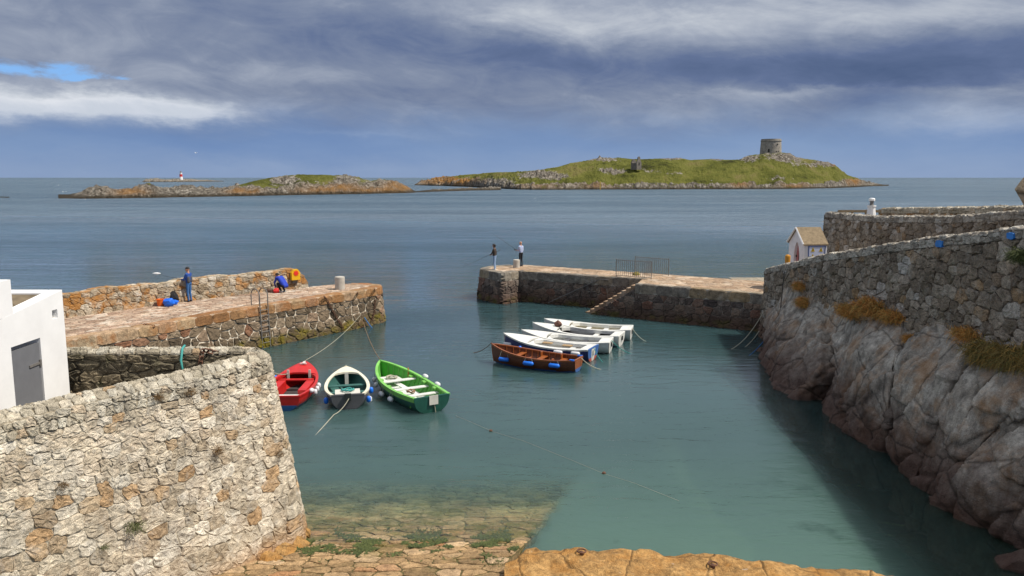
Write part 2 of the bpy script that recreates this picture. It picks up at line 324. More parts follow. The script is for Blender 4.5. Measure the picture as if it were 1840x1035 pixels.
def masonry(mb, fn, U, lo, hi, sw, sh, joint=.02, relief=.05, seed=1, jit=.3, rough=.012, mi=0, grow=None, back=True, brick=False, flip=False):
    """rubble stones over the surface fn(u,v,depth); lo/hi give v limits at u"""
    R = random.Random(seed); u0, u1 = U
    vmin = min(lo(u0+(u1-u0)*i/40) for i in range(41)); vmax = max(hi(u0+(u1-u0)*i/40) for i in range(41))
    seeds = []; v = vmin
    while v < vmax:
        k = grow(v) if grow else 1
        h = sh*k*R.uniform(.7, 1.35) if not brick else sh*k
        u = u0-R.random()*sw
        while u < u1+sw:
            w = sw*k*R.choice((.45, .7, .9, 1.0, 1.2, 1.6)) if not brick else sw*R.uniform(.8, 1.25)
            uc = u+w/2; vc = v+h/2+(R.uniform(-jit, jit)*h)
            if u0-.3*sw <= uc <= u1+.3*sw:
                uu = max(u0, min(u1, uc))
                if lo(uu)-.25*sh < vc < hi(uu)+.25*sh: seeds.append((uc, vc, h))
            u += w
        v += h
    P = np.array([(a/sw, b/sh) for a, b, _ in seeds])
    sgn = -1 if flip else 1
    for i, (uc, vc, h) in enumerate(seeds):
        dd = ((P-P[i])**2).sum(1); near = np.argsort(dd)[1:15]
        poly = [(uc-3*sw, vc-3*sh), (uc+3*sw, vc-3*sh), (uc+3*sw, vc+3*sh), (uc-3*sw, vc+3*sh)]
        px, py = P[i]
        poly = [(a/sw, b/sh) for a, b in poly]
        for j in near:
            qx, qy = P[j]; a, b = qx-px, qy-py
            poly = clip(poly, a, b, (a*(px+qx)+b*(py+qy))/2)
            if not poly: break
        if len(poly) < 3: continue
        poly = [(a*sw, b*sh) for a, b in poly]
        uq = max(u0, min(u1, uc)); e = .3
        sl = (lo(min(u1, uq+e))-lo(max(u0, uq-e)))/(min(u1, uq+e)-max(u0, uq-e)); shh = (hi(min(u1, uq+e))-hi(max(u0, uq-e)))/(min(u1, uq+e)-max(u0, uq-e))
        poly = clip(poly, sl, -1, sl*uq-lo(uq)); poly = clip(poly, -shh, 1, hi(uq)-shh*uq) if len(poly) > 2 else poly
        poly = clip(poly, -1, 0, -u0) if len(poly) > 2 else poly; poly = clip(poly, 1, 0, u1) if len(poly) > 2 else poly
        if len(poly) < 3: continue
        cu = sum(p[0] for p in poly)/len(poly); cv = sum(p[1] for p in poly)/len(poly)
        ar = abs(sum(poly[k][0]*poly[(k+1) % len(poly)][1]-poly[(k+1) % len(poly)][0]*poly[k][1] for k in range(len(poly))))/2
        if ar < sw*sh*.03: continue
        ch = []
        for k in range(len(poly)):
            a, b = poly[k], poly[(k+1) % len(poly)]
            L = math.hypot(a[0]-b[0], a[1]-b[1])
            q = .16 if L > .3*sh else .3
            ch += [(a[0]*(1-q)+b[0]*q, a[1]*(1-q)+b[1]*q), (a[0]*q+b[0]*(1-q), a[1]*q+b[1]*(1-q))]
            if L > .5*sw: ch.insert(-1, ((a[0]+b[0])/2, (a[1]+b[1])/2))
        jr = [R.uniform(-1, 1)*rough*1.5 for _ in ch]
        rl = relief*R.uniform(.55, 1.45); nn = len(ch); vs = []
        tu, tv = R.uniform(-.35, .35)*relief/sw, R.uniform(-.35, .35)*relief/sh
        for sc, dz in ((0, -.03), (0, rl*.55), (.09, rl), (.5, rl*1.05)):
            for k, (a, b) in enumerate(ch):
                du, dv = a-cu, b-cv; L = math.hypot(du, dv)+1e-6
                f = max(.1, 1-(joint*.5+jr[k]+(relief*.25 if dz >= rl*.9 else 0))/L)*(1-sc)
                uu, vv = cu+du*f, cv+dv*f
                dd_ = dz+(R.uniform(-1, 1)*rough+(uu-cu)*tu+(vv-cv)*tv if dz > 0 else 0)
                vs.append(fn(uu, vv, dd_))
        vs.append(fn(cu, cv, rl*1.05+R.uniform(-1, 1)*rough))
        fs = []
        for r in range(3):
            for k in range(nn):
                q = (r*nn+k, r*nn+(k+1) % nn, (r+1)*nn+(k+1) % nn, (r+1)*nn+k); fs.append(q[::sgn])
        for k in range(nn): fs.append((3*nn+k, 3*nn+(k+1) % nn, 4*nn)[::sgn])
        mb.add(vs, fs, mi, (R.random(), 0, R.random(), 1))
    if back:
        nu = max(2, int((u1-u0)/.35)+1); nv = max(2, int((vmax-vmin)/.3)+2)
        rows = []
        for i in range(nu):
            u = u0+(u1-u0)*i/(nu-1); a, b = lo(u), hi(u)
            rows.append([fn(u, a+(b-a)*j/(nv-1), R.uniform(-.5, .5)*rough) for j in range(nv)])
        if flip: rows = [r[::-1] for r in rows]
        mb.grid(rows, mi, attr=(.5, 1, .5, 1))
def wall_fn(path, ztop, batter, side=1):
    def fn(u, v, d):
        p = path(u); q = path.nrm(u)*side; o = batter*(ztop-v)+d; return Vector((p.x+q.x*o, p.y+q.y*o, v))
    return fn
def flat_fn(A_, B_, zf):     # between two paths, v in 0..1 (metres mean width)
    def fn(u, v, d):
        t = u; p = A_(t*A_.L); q = B_(t*B_.L); r = p.lerp(q, v); return Vector((r.x, r.y, zf+d))
    return fn
def strip_fn(path, z, off=0.0, side=1):  # horizontal strip; v measured to the left of travel
    def fn(u, v, d):
        p = path(u); q = path.nrm(u)*side; return Vector((p.x-q.x*(v+off), p.y-q.y*(v+off), (z(u) if callable(z) else z)+d))
    return fn
K = lambda c: (lambda u: c)
def onsurf(fn, U, V, px, py, d=.06, nu=160, nv=80):
    best = None
    for i in range(nu):
        for j in range(nv):
            p = fn(U[0]+(U[1]-U[0])*i/(nu-1), V[0]+(V[1]-V[0])*j/(nv-1), d); a, b = proj(p); e = (a-px)**2+(b-py)**2
            if best is None or e < best[0]: best = (e, p)
    return best[1]
#PART2
# ---------------------------------------------------------------- water and bed
def slip_z(y): return -.17*(y-17.2)
def slip_right(y): return .12+.34*(y-16.6)
def depth(x, y):
    d = 1.5+.11*max(0, y-15)+.25*mnoise.noise(Vector((x*.35, y*.35, 3)))+max(0, .06*(x-4))
    d += max(0, y-32)*.25
    if y < 23.5 and x < slip_right(y)+.3:
        s = -slip_z(y)
        t = max(0, min(1, (x-slip_right(y))/.3)); t = max(t, max(0, min(1, (y-19.8)/3.7))**1.5)
        d = s*(1-t)+d*t
    return min(d, 3.4)
def bed_mat():
    m, n = material('sea_bed'); p = n.pos(); x, y, z = n.xyz(p)
    c = n.ramp(n.noise(.5, 5, p, .7), [(.35, (.2, .24, .14)), (.65, (.42, .44, .3))])
    kelp_shade = n.rng(n.m('ADD', x, n.m('MULTIPLY', n.m('SUBTRACT', n.noise(.45, 5, p, .7), .5), 7)), 6.2, 8.4)
    c = n.mix(kelp_shade, c, n.ramp(n.noise(1.1, 5, p, .7), [(.4, (.012, .012, .008)), (.62, (.03, .03, .012)), (.7, (.12, .15, .03))]))  # kelp at the cliff foot, its colour darkened to stand for shaded water
    bs = n.n('BsdfPrincipled', {'Base Color': c, 'Roughness': 1.0}); n.out(bs.outputs[0]); return m
def build_water():
    xs = np.concatenate([[-40000, -9000, -2500, -900, -400, -180, -90, -50, -35], np.arange(-26, 26.01, .3), [35, 50, 90, 180, 400, 900, 2500, 9000, 40000]])
    ys = np.concatenate([[6, 9], np.arange(11, 58, .3), [62, 70, 85, 110, 150, 220, 350, 600, 1200, 3000, 9000, 45000]])
    mb = MB(); P = [[(x, y, 0) for y in ys] for x in xs]; at = []
    for x in xs:
        for y in ys:
            d = depth(x, y); at.append((1-math.exp(-(max(0, d)*(1-.82*min(1, max(0, (x-7.0)/2.2))*(1 if y < 34 else max(0, (40-y)/6)))/.72)**1.5), min(1, max(0, d)/4), 0, 1))
    mb.grid(P, attr=at)
    m, n = material('harbour_water'); p = n.pos(); x, y, z = n.xyz(p)
    st = n.n('Attribute', attribute_name='st'); murk, dp, _ = n.xyz(st.outputs['Color'])
    body = n.ramp(n.m('DIVIDE', y, 120), [(.12, (.085, .158, .13)), (.2, (.05, .098, .096)), (.33, (.028, .06, .066)), (.55, (.028, .064, .078)), (1, (.034, .08, .122))])
    patch = n.noise(.045, 4, n.map(p, (.35, 1, 1)), .6)
    body = n.mix(1, body, n.ramp(patch, [(.3, .8), (.7, 1.2)]), 'MULTIPLY')
    weedp = n.m('MULTIPLY', n.rng(n.noise(.35, 5, p, .7), .56, .68), n.rng(y, 26, 17, 0, .55, True))
    body = n.mix(weedp, body, (.02, .05, .045, 1))
    # small ripples inside the harbour, longer sea waves outside
    calm = n.rng(n.m('SUBTRACT', y, n.m('MULTIPLY', x, -.25)), 44, 60, 0, 1, True)
    r1 = n.noise(1.5, 5, n.map(p, (.55, 1.5, 1)), .55, .6); r2 = n.noise(5.5, 4, n.map(p, (.6, 1.5, 1)), .55, .3)
    gust = n.ramp(n.noise(.07, 3, n.map(p, (.6, 1.6, 1), (4, 8, 0))), [(.38, .35), (.62, 1.0)])
    inner = n.m('MULTIPLY', n.m('ADD', n.m('MULTIPLY', r1, n.rng(y, 22, 34, .06, .042)), n.m('MULTIPLY', r2, n.rng(y, 22, 34, .018, .008))), gust)
    s1 = n.noise(.35, 6, n.map(p, (.45, 1.6, 1), (2, 5, 1)), .62, .5)
    outer = n.m('MULTIPLY', s1, n.rng(y, 50, 300, .3, 1.3))
    hgt = n.m('ADD', inner, n.m('MULTIPLY', outer, calm))
    nb = n.bump(hgt, 1.0, 1.0)
    fr = n.n('Fresnel', {'IOR': 1.333, 'Normal': nb}).outputs[0]
    streak = n.ramp(n.noise(.02, 5, n.map(p, (.25, 1.1, 1), (3, 1, 0)), .65), [(.35, .72), (.65, 1.25)])
    fr = n.m('MULTIPLY', n.m('MULTIPLY', fr, streak), n.m('MULTIPLY', n.rng(y, 60, 400, 1.0, .8), n.rng(y, 400, 5000, 1.0, .55)), clamp=True)
    tr = n.n('BsdfTransparent', {'Color': n.mix(n.rng(dp, 0, .3), (.97, .98, .95, 1), (.70, .86, .76, 1))})
    df = n.n('SubsurfaceScattering', {'Color': body, 'Scale': 1.3, 'Radius': (1.0, 1.0, 1.0), 'Normal': n.bump(hgt, .8, 1.0)}, falloff='BURLEY')
    a = n.n('MixShader', {'Fac': n.m('MULTIPLY', murk, n.rng(y, 20, 34, .8, 1.0))}); n.put(a.inputs[1], tr.outputs[0]); n.put(a.inputs[2], df.outputs[0])
    gl = n.n('BsdfGlossy', {'Color': (1, 1, 1, 1), 'Roughness': n.rng(n.m('ADD', y, n.m('MULTIPLY', x, .25)), 48, 160, .03, .30), 'Normal': nb})
    b = n.n('MixShader', {'Fac': fr}); n.put(b.inputs[1], a.outputs[0]); n.put(b.inputs[2], gl.outputs[0])
    n.out(b.outputs[0])
    tag(mb.build('water', m), kind='structure')
    mb = MB(); xs = np.concatenate([[-300], np.arange(-14, 20.1, .5), [300]]); ys = np.concatenate([np.arange(6, 60, .5), [500]])
    mb.grid([[(x, y, -max(.9, depth(x, y) if not (y < 23.5 and x < slip_right(y)+.5) else 1.6)-.15) for y in ys] for x in xs])
    tag(mb.build('seabed', bed_mat()), kind='structure')
build_water()
def build_slip():
    fn = lambda u, v, d: Vector((v, u, slip_z(u)+d))
    mb = MB(); masonry(mb, fn, (12.5, 24), lambda u: -8.5, lambda u: slip_right(u) if u > 16 else slip_right(16), .36, .5, .035, .022, 11, rough=.012)
    E_ = [(slip_right(y), y, slip_z(y)) for y in np.arange(16, 24.1, .5)]
    mb.grid([[(x, y, z), (x+.05, y, z-1.6)] for x, y, z in E_], attr=(.3, .3, .5, 1))
    tag(mb.build('slipway', M['slip']), kind='structure')
build_slip()
def build_algae():
    R = random.Random(12); mb = MB()
    for _ in range(16000):
        y = 17.3+R.gauss(-.1, .5); x = R.uniform(-5.2, slip_right(y)-.05)
        if mnoise.fractal(Vector((x*1.3, y*1.6, 2)), .7, 2, 3) < -.05+.3*abs(y-17.3): continue
        z = slip_z(y)+.03; a = R.uniform(0, 6.3); L = R.uniform(.03, .09); d = Vector((math.cos(a)*L, math.sin(a)*L, R.uniform(0, .025))); s = Vector((-math.sin(a), math.cos(a), 0))*R.uniform(.008, .02); b = Vector((x, y, z))
        mb.add([b-s, b+s, b+d+s*.6, b+d-s*.6], [(0, 1, 2, 3)], 0, (R.random()*.7, 0, 0, 1))
    tag(mb.build('algae', grass_mat('green')), 'dark green weed growing over the setts along the slipway waterline', 'algae', kind='stuff')
# ---------------------------------------------------------------- foreground bastion
def build_bastion():
    t = tag(empty('harbour_wall', (-6.9, 15.4, 0)), 'tall sunlit granite rubble wall in the left foreground, rounded at its seaward tip', 'wall')
    inner = [(-12.6, 6.0), (-11.0, 8.9), (-8.72, 13.1), (-8.02, 14.2), (-6.87, 15.65), (-5.98, 17.15)]
    off = .42
    outer = [(-12.1, 5.7), (-10.5, 8.6), (-8.3, 12.75), (-7.6, 13.9), (-6.5, 15.4), (-5.7, 16.9), (-5.47, 17.4), (-5.5, 17.8), (-5.8, 18.1), (-6.4, 18.2), (-7.5, 18.15), (-10, 18.15), (-14, 18.2)]
    P = Path(outer, 8, 260); zt = 4.28; fn = wall_fn(P, zt, .16)
    top = lambda u: zt-.0
    mb = MB(); masonry(mb, fn, (3.2, P.L-3), K(-.15), K(zt-.3), .30, .195, .006, .026, 5, jit=.16, rough=.016, grow=lambda v: 1.4-.11*max(0, v))
    mb.build('wall_face', M['fg_stone'], t).matrix_parent_inverse = t.matrix_world.inverted()
    mb = MB(); masonry(mb, fn, (3.2, P.L-3), K(zt-.3), K(zt+.02), .2, .15, .012, .035, 6, rough=.014)
    # rounded cap: slopes up and over
    def cap(u, v, d):
        p = P(u); q = P.nrm(u); s = v/.5
        h = .13*math.sin(math.pi*min(1, max(0, s)))
        return Vector((p.x-q.x*v, p.y-q.y*v, zt+h+d))
    masonry(mb, cap, (3.2, P.L-3), K(0), K(.44), .22, .18, .014, .035, 7, rough=.014)
    mb.build('coping', M['fg_cap'], t)
    mb = MB(); fi = lambda u, v, d: (lambda p, q: Vector((p.x-q.x*(.42+d), p.y-q.y*(.42+d), v)))(P(u), P.nrm(u))
    masonry(mb, fi, (3.2, P.L-3), K(2.9), K(zt+.02), .45, .22, .02, .05, 8, rough=.02, flip=True)
    mb.build('inner_face', M['dark_inner'], t)
    for o in t.children: o.matrix_parent_inverse = Matrix.Translation((6.9, -15.4, 0))
    # yard inside
    mb = MB(); mb.grid([[(-16+1.0*i, 4+1.0*j, 3.05) for j in range(15)] for i in range(5)])
    mb.v = []; mb.f = []; mb.mi = []; mb.a = []
    I = resample(inner, 12); mb.grid([[(p.x-.1+(-18-p.x)*k/6, p.y+(0.35 if k == 0 else 0)*0, 3.05) for k in range(7)] for p in I]+[[(-6.2+(-11.8)*k/6, 17.7, 3.05) for k in range(7)]])
    tag(mb.build('yard', stone_mat('yard_ground', [(0, (.2, .17, .13)), (1, (.3, .26, .2))])), kind='structure')
    # orange footing boulders at the tip
    R = random.Random(3)
    for k, (px, py, s) in enumerate([(540, 985, .42), (520, 1003, .5), (488, 1022, .5), (552, 962, .28)]):
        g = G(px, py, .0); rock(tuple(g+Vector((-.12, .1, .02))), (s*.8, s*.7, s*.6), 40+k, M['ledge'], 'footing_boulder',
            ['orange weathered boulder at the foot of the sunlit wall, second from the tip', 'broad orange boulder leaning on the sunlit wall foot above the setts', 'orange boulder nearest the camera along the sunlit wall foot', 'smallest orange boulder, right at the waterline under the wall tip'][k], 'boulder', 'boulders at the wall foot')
    plants = [(243, 948, .22, 'green', 'round green plant growing low on the sunlit wall face'), (390, 812, .17, 'brown', 'dark brown dry tuft on the sunlit wall midway to the tip'), (501, 818, .13, 'brown', 'small rusty tuft close to the right edge of the sunlit wall'),
              (284, 716, .15, 'brown', 'dry tuft hanging just under the cobbled cap of the sunlit wall'), (342, 705, .14, 'brown', 'second dry tuft under the cap, nearer the tip'), (113, 872, .13, 'brown', 'dark tuft in a joint at the left of the sunlit wall'), (186, 985, .1, 'green', 'tiny green sprig below the round green plant')]
    for k, (px, py, s, kind, lab) in enumerate(plants):
        p = onsurf(fn, (3.2, P.L*.62), (0, zt), px, py, .06); u = P.nrm(8)
        tuft('wall_plant', p, s, 140, kind, lab, 'plant', 'plants rooted in the sunlit wall', Vector((u.x, u.y, .2)), 60+k)
    return P, fn
def rock(c, s, seed, mat, name, label=None, cat=None, group=None, kind=None, sub=3, rz=None):
    R = random.Random(seed); bm = bmesh.new(); bmesh.ops.create_icosphere(bm, subdivisions=sub, radius=1)
    planes = [Vector((R.uniform(-1, 1), R.uniform(-1, 1), R.uniform(-.6, 1))).normalized() for _ in range(9)]
    o3 = Vector((R.uniform(0, 50), R.uniform(0, 50), R.uniform(0, 50))); Rm = Matrix.Rotation(R.uniform(0, 6) if rz is None else rz, 3, 'Z')
    for v in bm.verts:
        for q in planes:
            e = v.co.dot(q)-.72
            if e > 0: v.co -= q*e*.9
        v.co *= 1+.12*mnoise.fractal(v.co*1.6+o3, .6, 2, 4)
        w = Rm @ v.co; v.co = Vector((w.x*s[0], w.y*s[1], w.z*s[2]))
    me = bpy.data.meshes.new(name); bm.to_mesh(me); bm.free(); me.materials.append(mat)
    o = link(name, me); o.location = c
    return tag(o, label, cat, group, kind)
tuft_mats = {}
def grass_mat(kind):
    if kind in tuft_mats: return tuft_mats[kind]
    m, n = material('grass_'+kind); at = n.n('Attribute', attribute_name='st'); r, g, b = n.xyz(at.outputs['Color'])
    c = {'green': [(0, (.03, .045, .008)), (1, (.11, .13, .03))], 'brown': [(0, (.07, .04, .012)), (1, (.2, .11, .035))],
         'orange': [(0, (.3, .12, .025)), (.4, (.58, .25, .05)), (.7, (.68, .38, .1)), (.85, (.22, .2, .045)), (1, (.12, .12, .03))], 'mixed': [(0, (.12, .09, .025)), (.4, (.26, .17, .045)), (.7, (.13, .14, .035)), (1, (.5, .27, .06))]}[kind]
    bs = n.n('BsdfPrincipled', {'Base Color': n.ramp(r, c), 'Roughness': .8}); n.out(bs.outputs[0]); tuft_mats[kind] = m; return m
def tuft(name, p, s, nb, kind, label, cat, group, nrm, seed, spread=(1, 1, .5), droop=1.0, long=None):
    R = random.Random(seed); mb = MB()
    L0 = long or s
    for _ in range(nb):
        b = Vector((R.gauss(0, .4)*s*spread[0], R.gauss(0, .4)*s*spread[1], R.gauss(0, .4)*s*spread[2]))
        d = (nrm*R.uniform(.4, 1.0)+Vector((R.uniform(-.7, .7), R.uniform(-.7, .7), R.uniform(.0, .9)))).normalized()
        L = L0*R.uniform(.5, 1.2); side = d.cross(Vector((R.uniform(-1, 1), R.uniform(-1, 1), .4))).normalized()*L0*.017
        q1 = b+d*L*.5; q2 = q1+(d*.5+Vector((0, 0, -.55*droop))).normalized()*L*.35; q3 = q2+(d*.25+Vector((0, 0, -.9*droop))).normalized()*L*.35
        c = (R.random(), 0, 0, 1)
        mb.add([b-side, b+side, q1+side*.9, q1-side*.9, q2+side*.6, q2-side*.6, q3], [(0, 1, 2, 3), (3, 2, 4, 5), (5, 4, 6)], 0, c)
    o = mb.build(name, grass_mat(kind)); o.location = p; return tag(o, label, cat, group)
FGP, FGF = build_bastion(); build_algae()
def keep(t):   # parent parts built in world coordinates
    l = t.matrix_basis.copy(); inv = Matrix.Translation(t.location).inverted() if t.rotation_euler.z == 0 else l.inverted()
    for o in t.children: o.matrix_parent_inverse = inv
# ---------------------------------------------------------------- white store at the left
def build_store():
    x0 = -9.88; t = tag(empty('white_store', (x0-1.5, 16, 3.05)), 'whitewashed flat roofed store with a grey door behind the sunlit wall', 'building')
    zb, ya, yb = 2.6, 12.6, 17.3; top = lambda y: 5.86 if y > 14 else 5.86
    dy0, dy1, dz = 15.38, 16.36, 4.98; vy0, vy1, vz0, vz1 = 16.86, 17.06, 5.28, 5.47
    mb = MB(); w = .28; X = [x0, x0-w]
    ys = [ya, dy0, dy1, vy0, vy1, yb]; zs = [zb, vz0, vz1, 5.86]
    def panel(a, b, c, d):   # a wall block between y a..b and z c..d
        n1 = max(1, int((b-a)/.3)); n2 = max(1, int((d-c)/.3))
        mb.box((x0-w/2, (a+b)/2, (c+d)/2), (w, b-a, d-c))
    panel(ya, dy0, zb, 5.86); panel(dy1, vy0, zb, 5.86); panel(vy0, vy1, zb, vz0); panel(vy0, vy1, vz1, 5.86); panel(vy1, yb, zb, 5.86); panel(dy0, dy1, dz, 5.86)
    mb.box((x0-2.6, yb-.14, (zb+5.86)/2), (4.6, .28, 5.86-zb))
    mb.box((x0-.25, 14.0, 5.95), (.496, 3.1, .72))
    for i, v in enumerate(mb.v):   # the parapet falls towards the camera
        if abs(v[2]-5.86) < .001: mb.v[i] = (v[0], v[1], 5.86-.13*max(0, 17.3-v[1]))
    me = mb.build('wall', M['white'], t)
    mb = MB(); mb.grid([[(x, y, 5.83-.13*max(0, 17.3-y)) for y in np.linspace(12.7, 17.27, 12)] for x in np.linspace(x0-4.9, x0-.3, 8)]); mb.build('roof', M['roof_felt'], t)
    mb = MB(); mb.box((x0-.06, (dy0+dy1)/2, (zb+dz)/2-.05), (.05, dy1-dy0-.02, dz-zb-.1)); d = mb.build('door', M['grey_door'], t)
    mb = MB(); mb.box((x0-.025, dy1-.22, 4.45), (.025, .36, .05)); mb.box((x0-.02, dy1-.03, 4.45), (.035, .05, .14)); mb.build('hinge', M['galv'], d)
    mb = MB(); mb.tube([(x0-.015, dy0+.04, 3.42), (x0-.015, dy0+.26, 3.42)], .018); mb.box((x0-.025, dy0+.16, 3.42), (.02, .1, .12)); mb.build('bolt', M['black'], d)
    mb = MB(); mb.box((x0-.15, (vy0+vy1)/2, (vz0+vz1)/2), (.02, vy1-vy0, vz1-vz0))
    for k in range(4): mb.box((x0-.12, (vy0+vy1)/2, vz0+.03+.045*k), (.04, vy1-vy0-.01, .01))
    mb.build('vent', M['concrete'], t)
    keep(t)
    tuft('roof_moss', (x0-.4, 15.8, 5.74), .16, 120, 'green', 'green moss growing on the brown roof edge of the white store', 'moss', None, Vector((0, 0, 1)), 9)
build_store()
# ---------------------------------------------------------------- left pier
def build_left_pier():
    t = tag(empty('stone_pier', (-14, 38, 0)), 'left pier of brown rubble with white pointing, rusty coping and a lichened parapet', 'pier')
    z = 2.05
    near = [(-21.5, 24.2), (-17.29, 30.33), (-15.3, 33.6), (-13.75, 36.5), (-12.26, 38.7), (-10.64, 41.0), (-8.75, 43.5), (-7.75, 45.3), (-7.6, 46.0), (-7.9, 46.6), (-8.8, 47.1), (-9.6, 47.0)]
    P = Path(near, 5, 220); fn = wall_fn(P, z, .10)
    zc = 1.6
    mb = MB(); masonry(mb, fn, (0, P.L), K(-.3), K(zc), .52, .4, .05, .05, 21, jit=.36, rough=.018)
    mb.build('wall_face', M['lp_stone'], t)
    mb = MB(); fc = lambda u, v, d: fn(u, v, d+.05)
    masonry(mb, fc, (0, P.L), K(zc), K(z), .85, z-zc, .02, .03, 22, jit=0, rough=.008, brick=True)
    masonry(mb, strip_fn(P, z, -.05), (0, P.L), K(0), K(.62), .85, .62, .012, .02, 22, jit=0, rough=.006, brick=True)
    mb.build('coping', M['lp_coping'], t)
    far = [(-25, 28.0), (-20.06, 35.28), (-16.85, 39.98), (-14.1, 43.14), (-11.9, 45.4), (-10.4, 46.6), (-9.3, 46.9)]
    N2 = Path([P(u)-P.nrm(u)*.55 for u in np.linspace(0, P.L-2.2, 60)], 2, 120); F = Path(far, 2, 120)
    def dk(u, v, d):
        s = u/N2.L; a = N2(u); b = F(s*F.L); r = a.lerp(b, v/5.0); return Vector((r.x, r.y, z-.01+d))
    mb = MB(); masonry(mb, dk, (0, N2.L), K(0), K(5.0), .5, .3, .03, .016, 23, rough=.008); mb.build('deck', M['lp_deck'], t)
    # parapet
    pb = [(-25, 28.0), (-20.06, 35.28), (-16.75, 39.98), (-14.05, 43.14), (-11.75, 45.35)]
    Q = Path(pb, 3, 160); ph = 3.13; T = .55
    hi = lambda u: ph+.04*math.sin(u*1.3)+.03*math.sin(u*3.1) - (max(0, u-(Q.L-1.0))**2*.75)
    fp = lambda u, v, d: (lambda p, q: Vector((p.x+q.x*(.06*(ph-v)+d), p.y+q.y*(.06*(ph-v)+d), v)))(Q(u), Q.nrm(u))
    mb = MB(); masonry(mb, fp, (0, Q.L), K(z-.05), hi, .42, .27, .022, .045, 24, rough=.018)
    fcap = lambda u, v, d: (lambda p, q: Vector((p.x-q.x*v, p.y-q.y*v, hi(u)+d-.01)))(Q(u), Q.nrm(u))
    masonry(mb, fcap, (0, Q.L), K(-.02), K(T), .4, .28, .02, .035, 25, rough=.016)
    # seaward end and back
    E_ = Q(Q.L); q = Q.nrm(Q.L-.1); dirv = Vector((-q.y, q.x, 0))
    fe = lambda u, v, d: Vector((E_.x-q.x*u+dirv.x*d, E_.y-q.y*u+dirv.y*d, v))
    masonry(mb, fe, (0, T), K(z-.05), K(hi(Q.L)+.02), .4, .27, .022, .04, 26, rough=.016)
    mb.grid([[Vector((Q(u).x-Q.nrm(u).x*T, Q(u).y-Q.nrm(u).y*T, -1)), Vector((Q(u).x-Q.nrm(u).x*T, Q(u).y-Q.nrm(u).y*T, hi(u)))] for u in np.linspace(0, Q.L, 60)], attr=(.5, 1, .5, 1))
    mb.build('parapet', M['lp_parapet'], t)
    keep(t)
    return P, fn, Q, fp
LPP, LPF, LPQ, LPQF = build_left_pier()
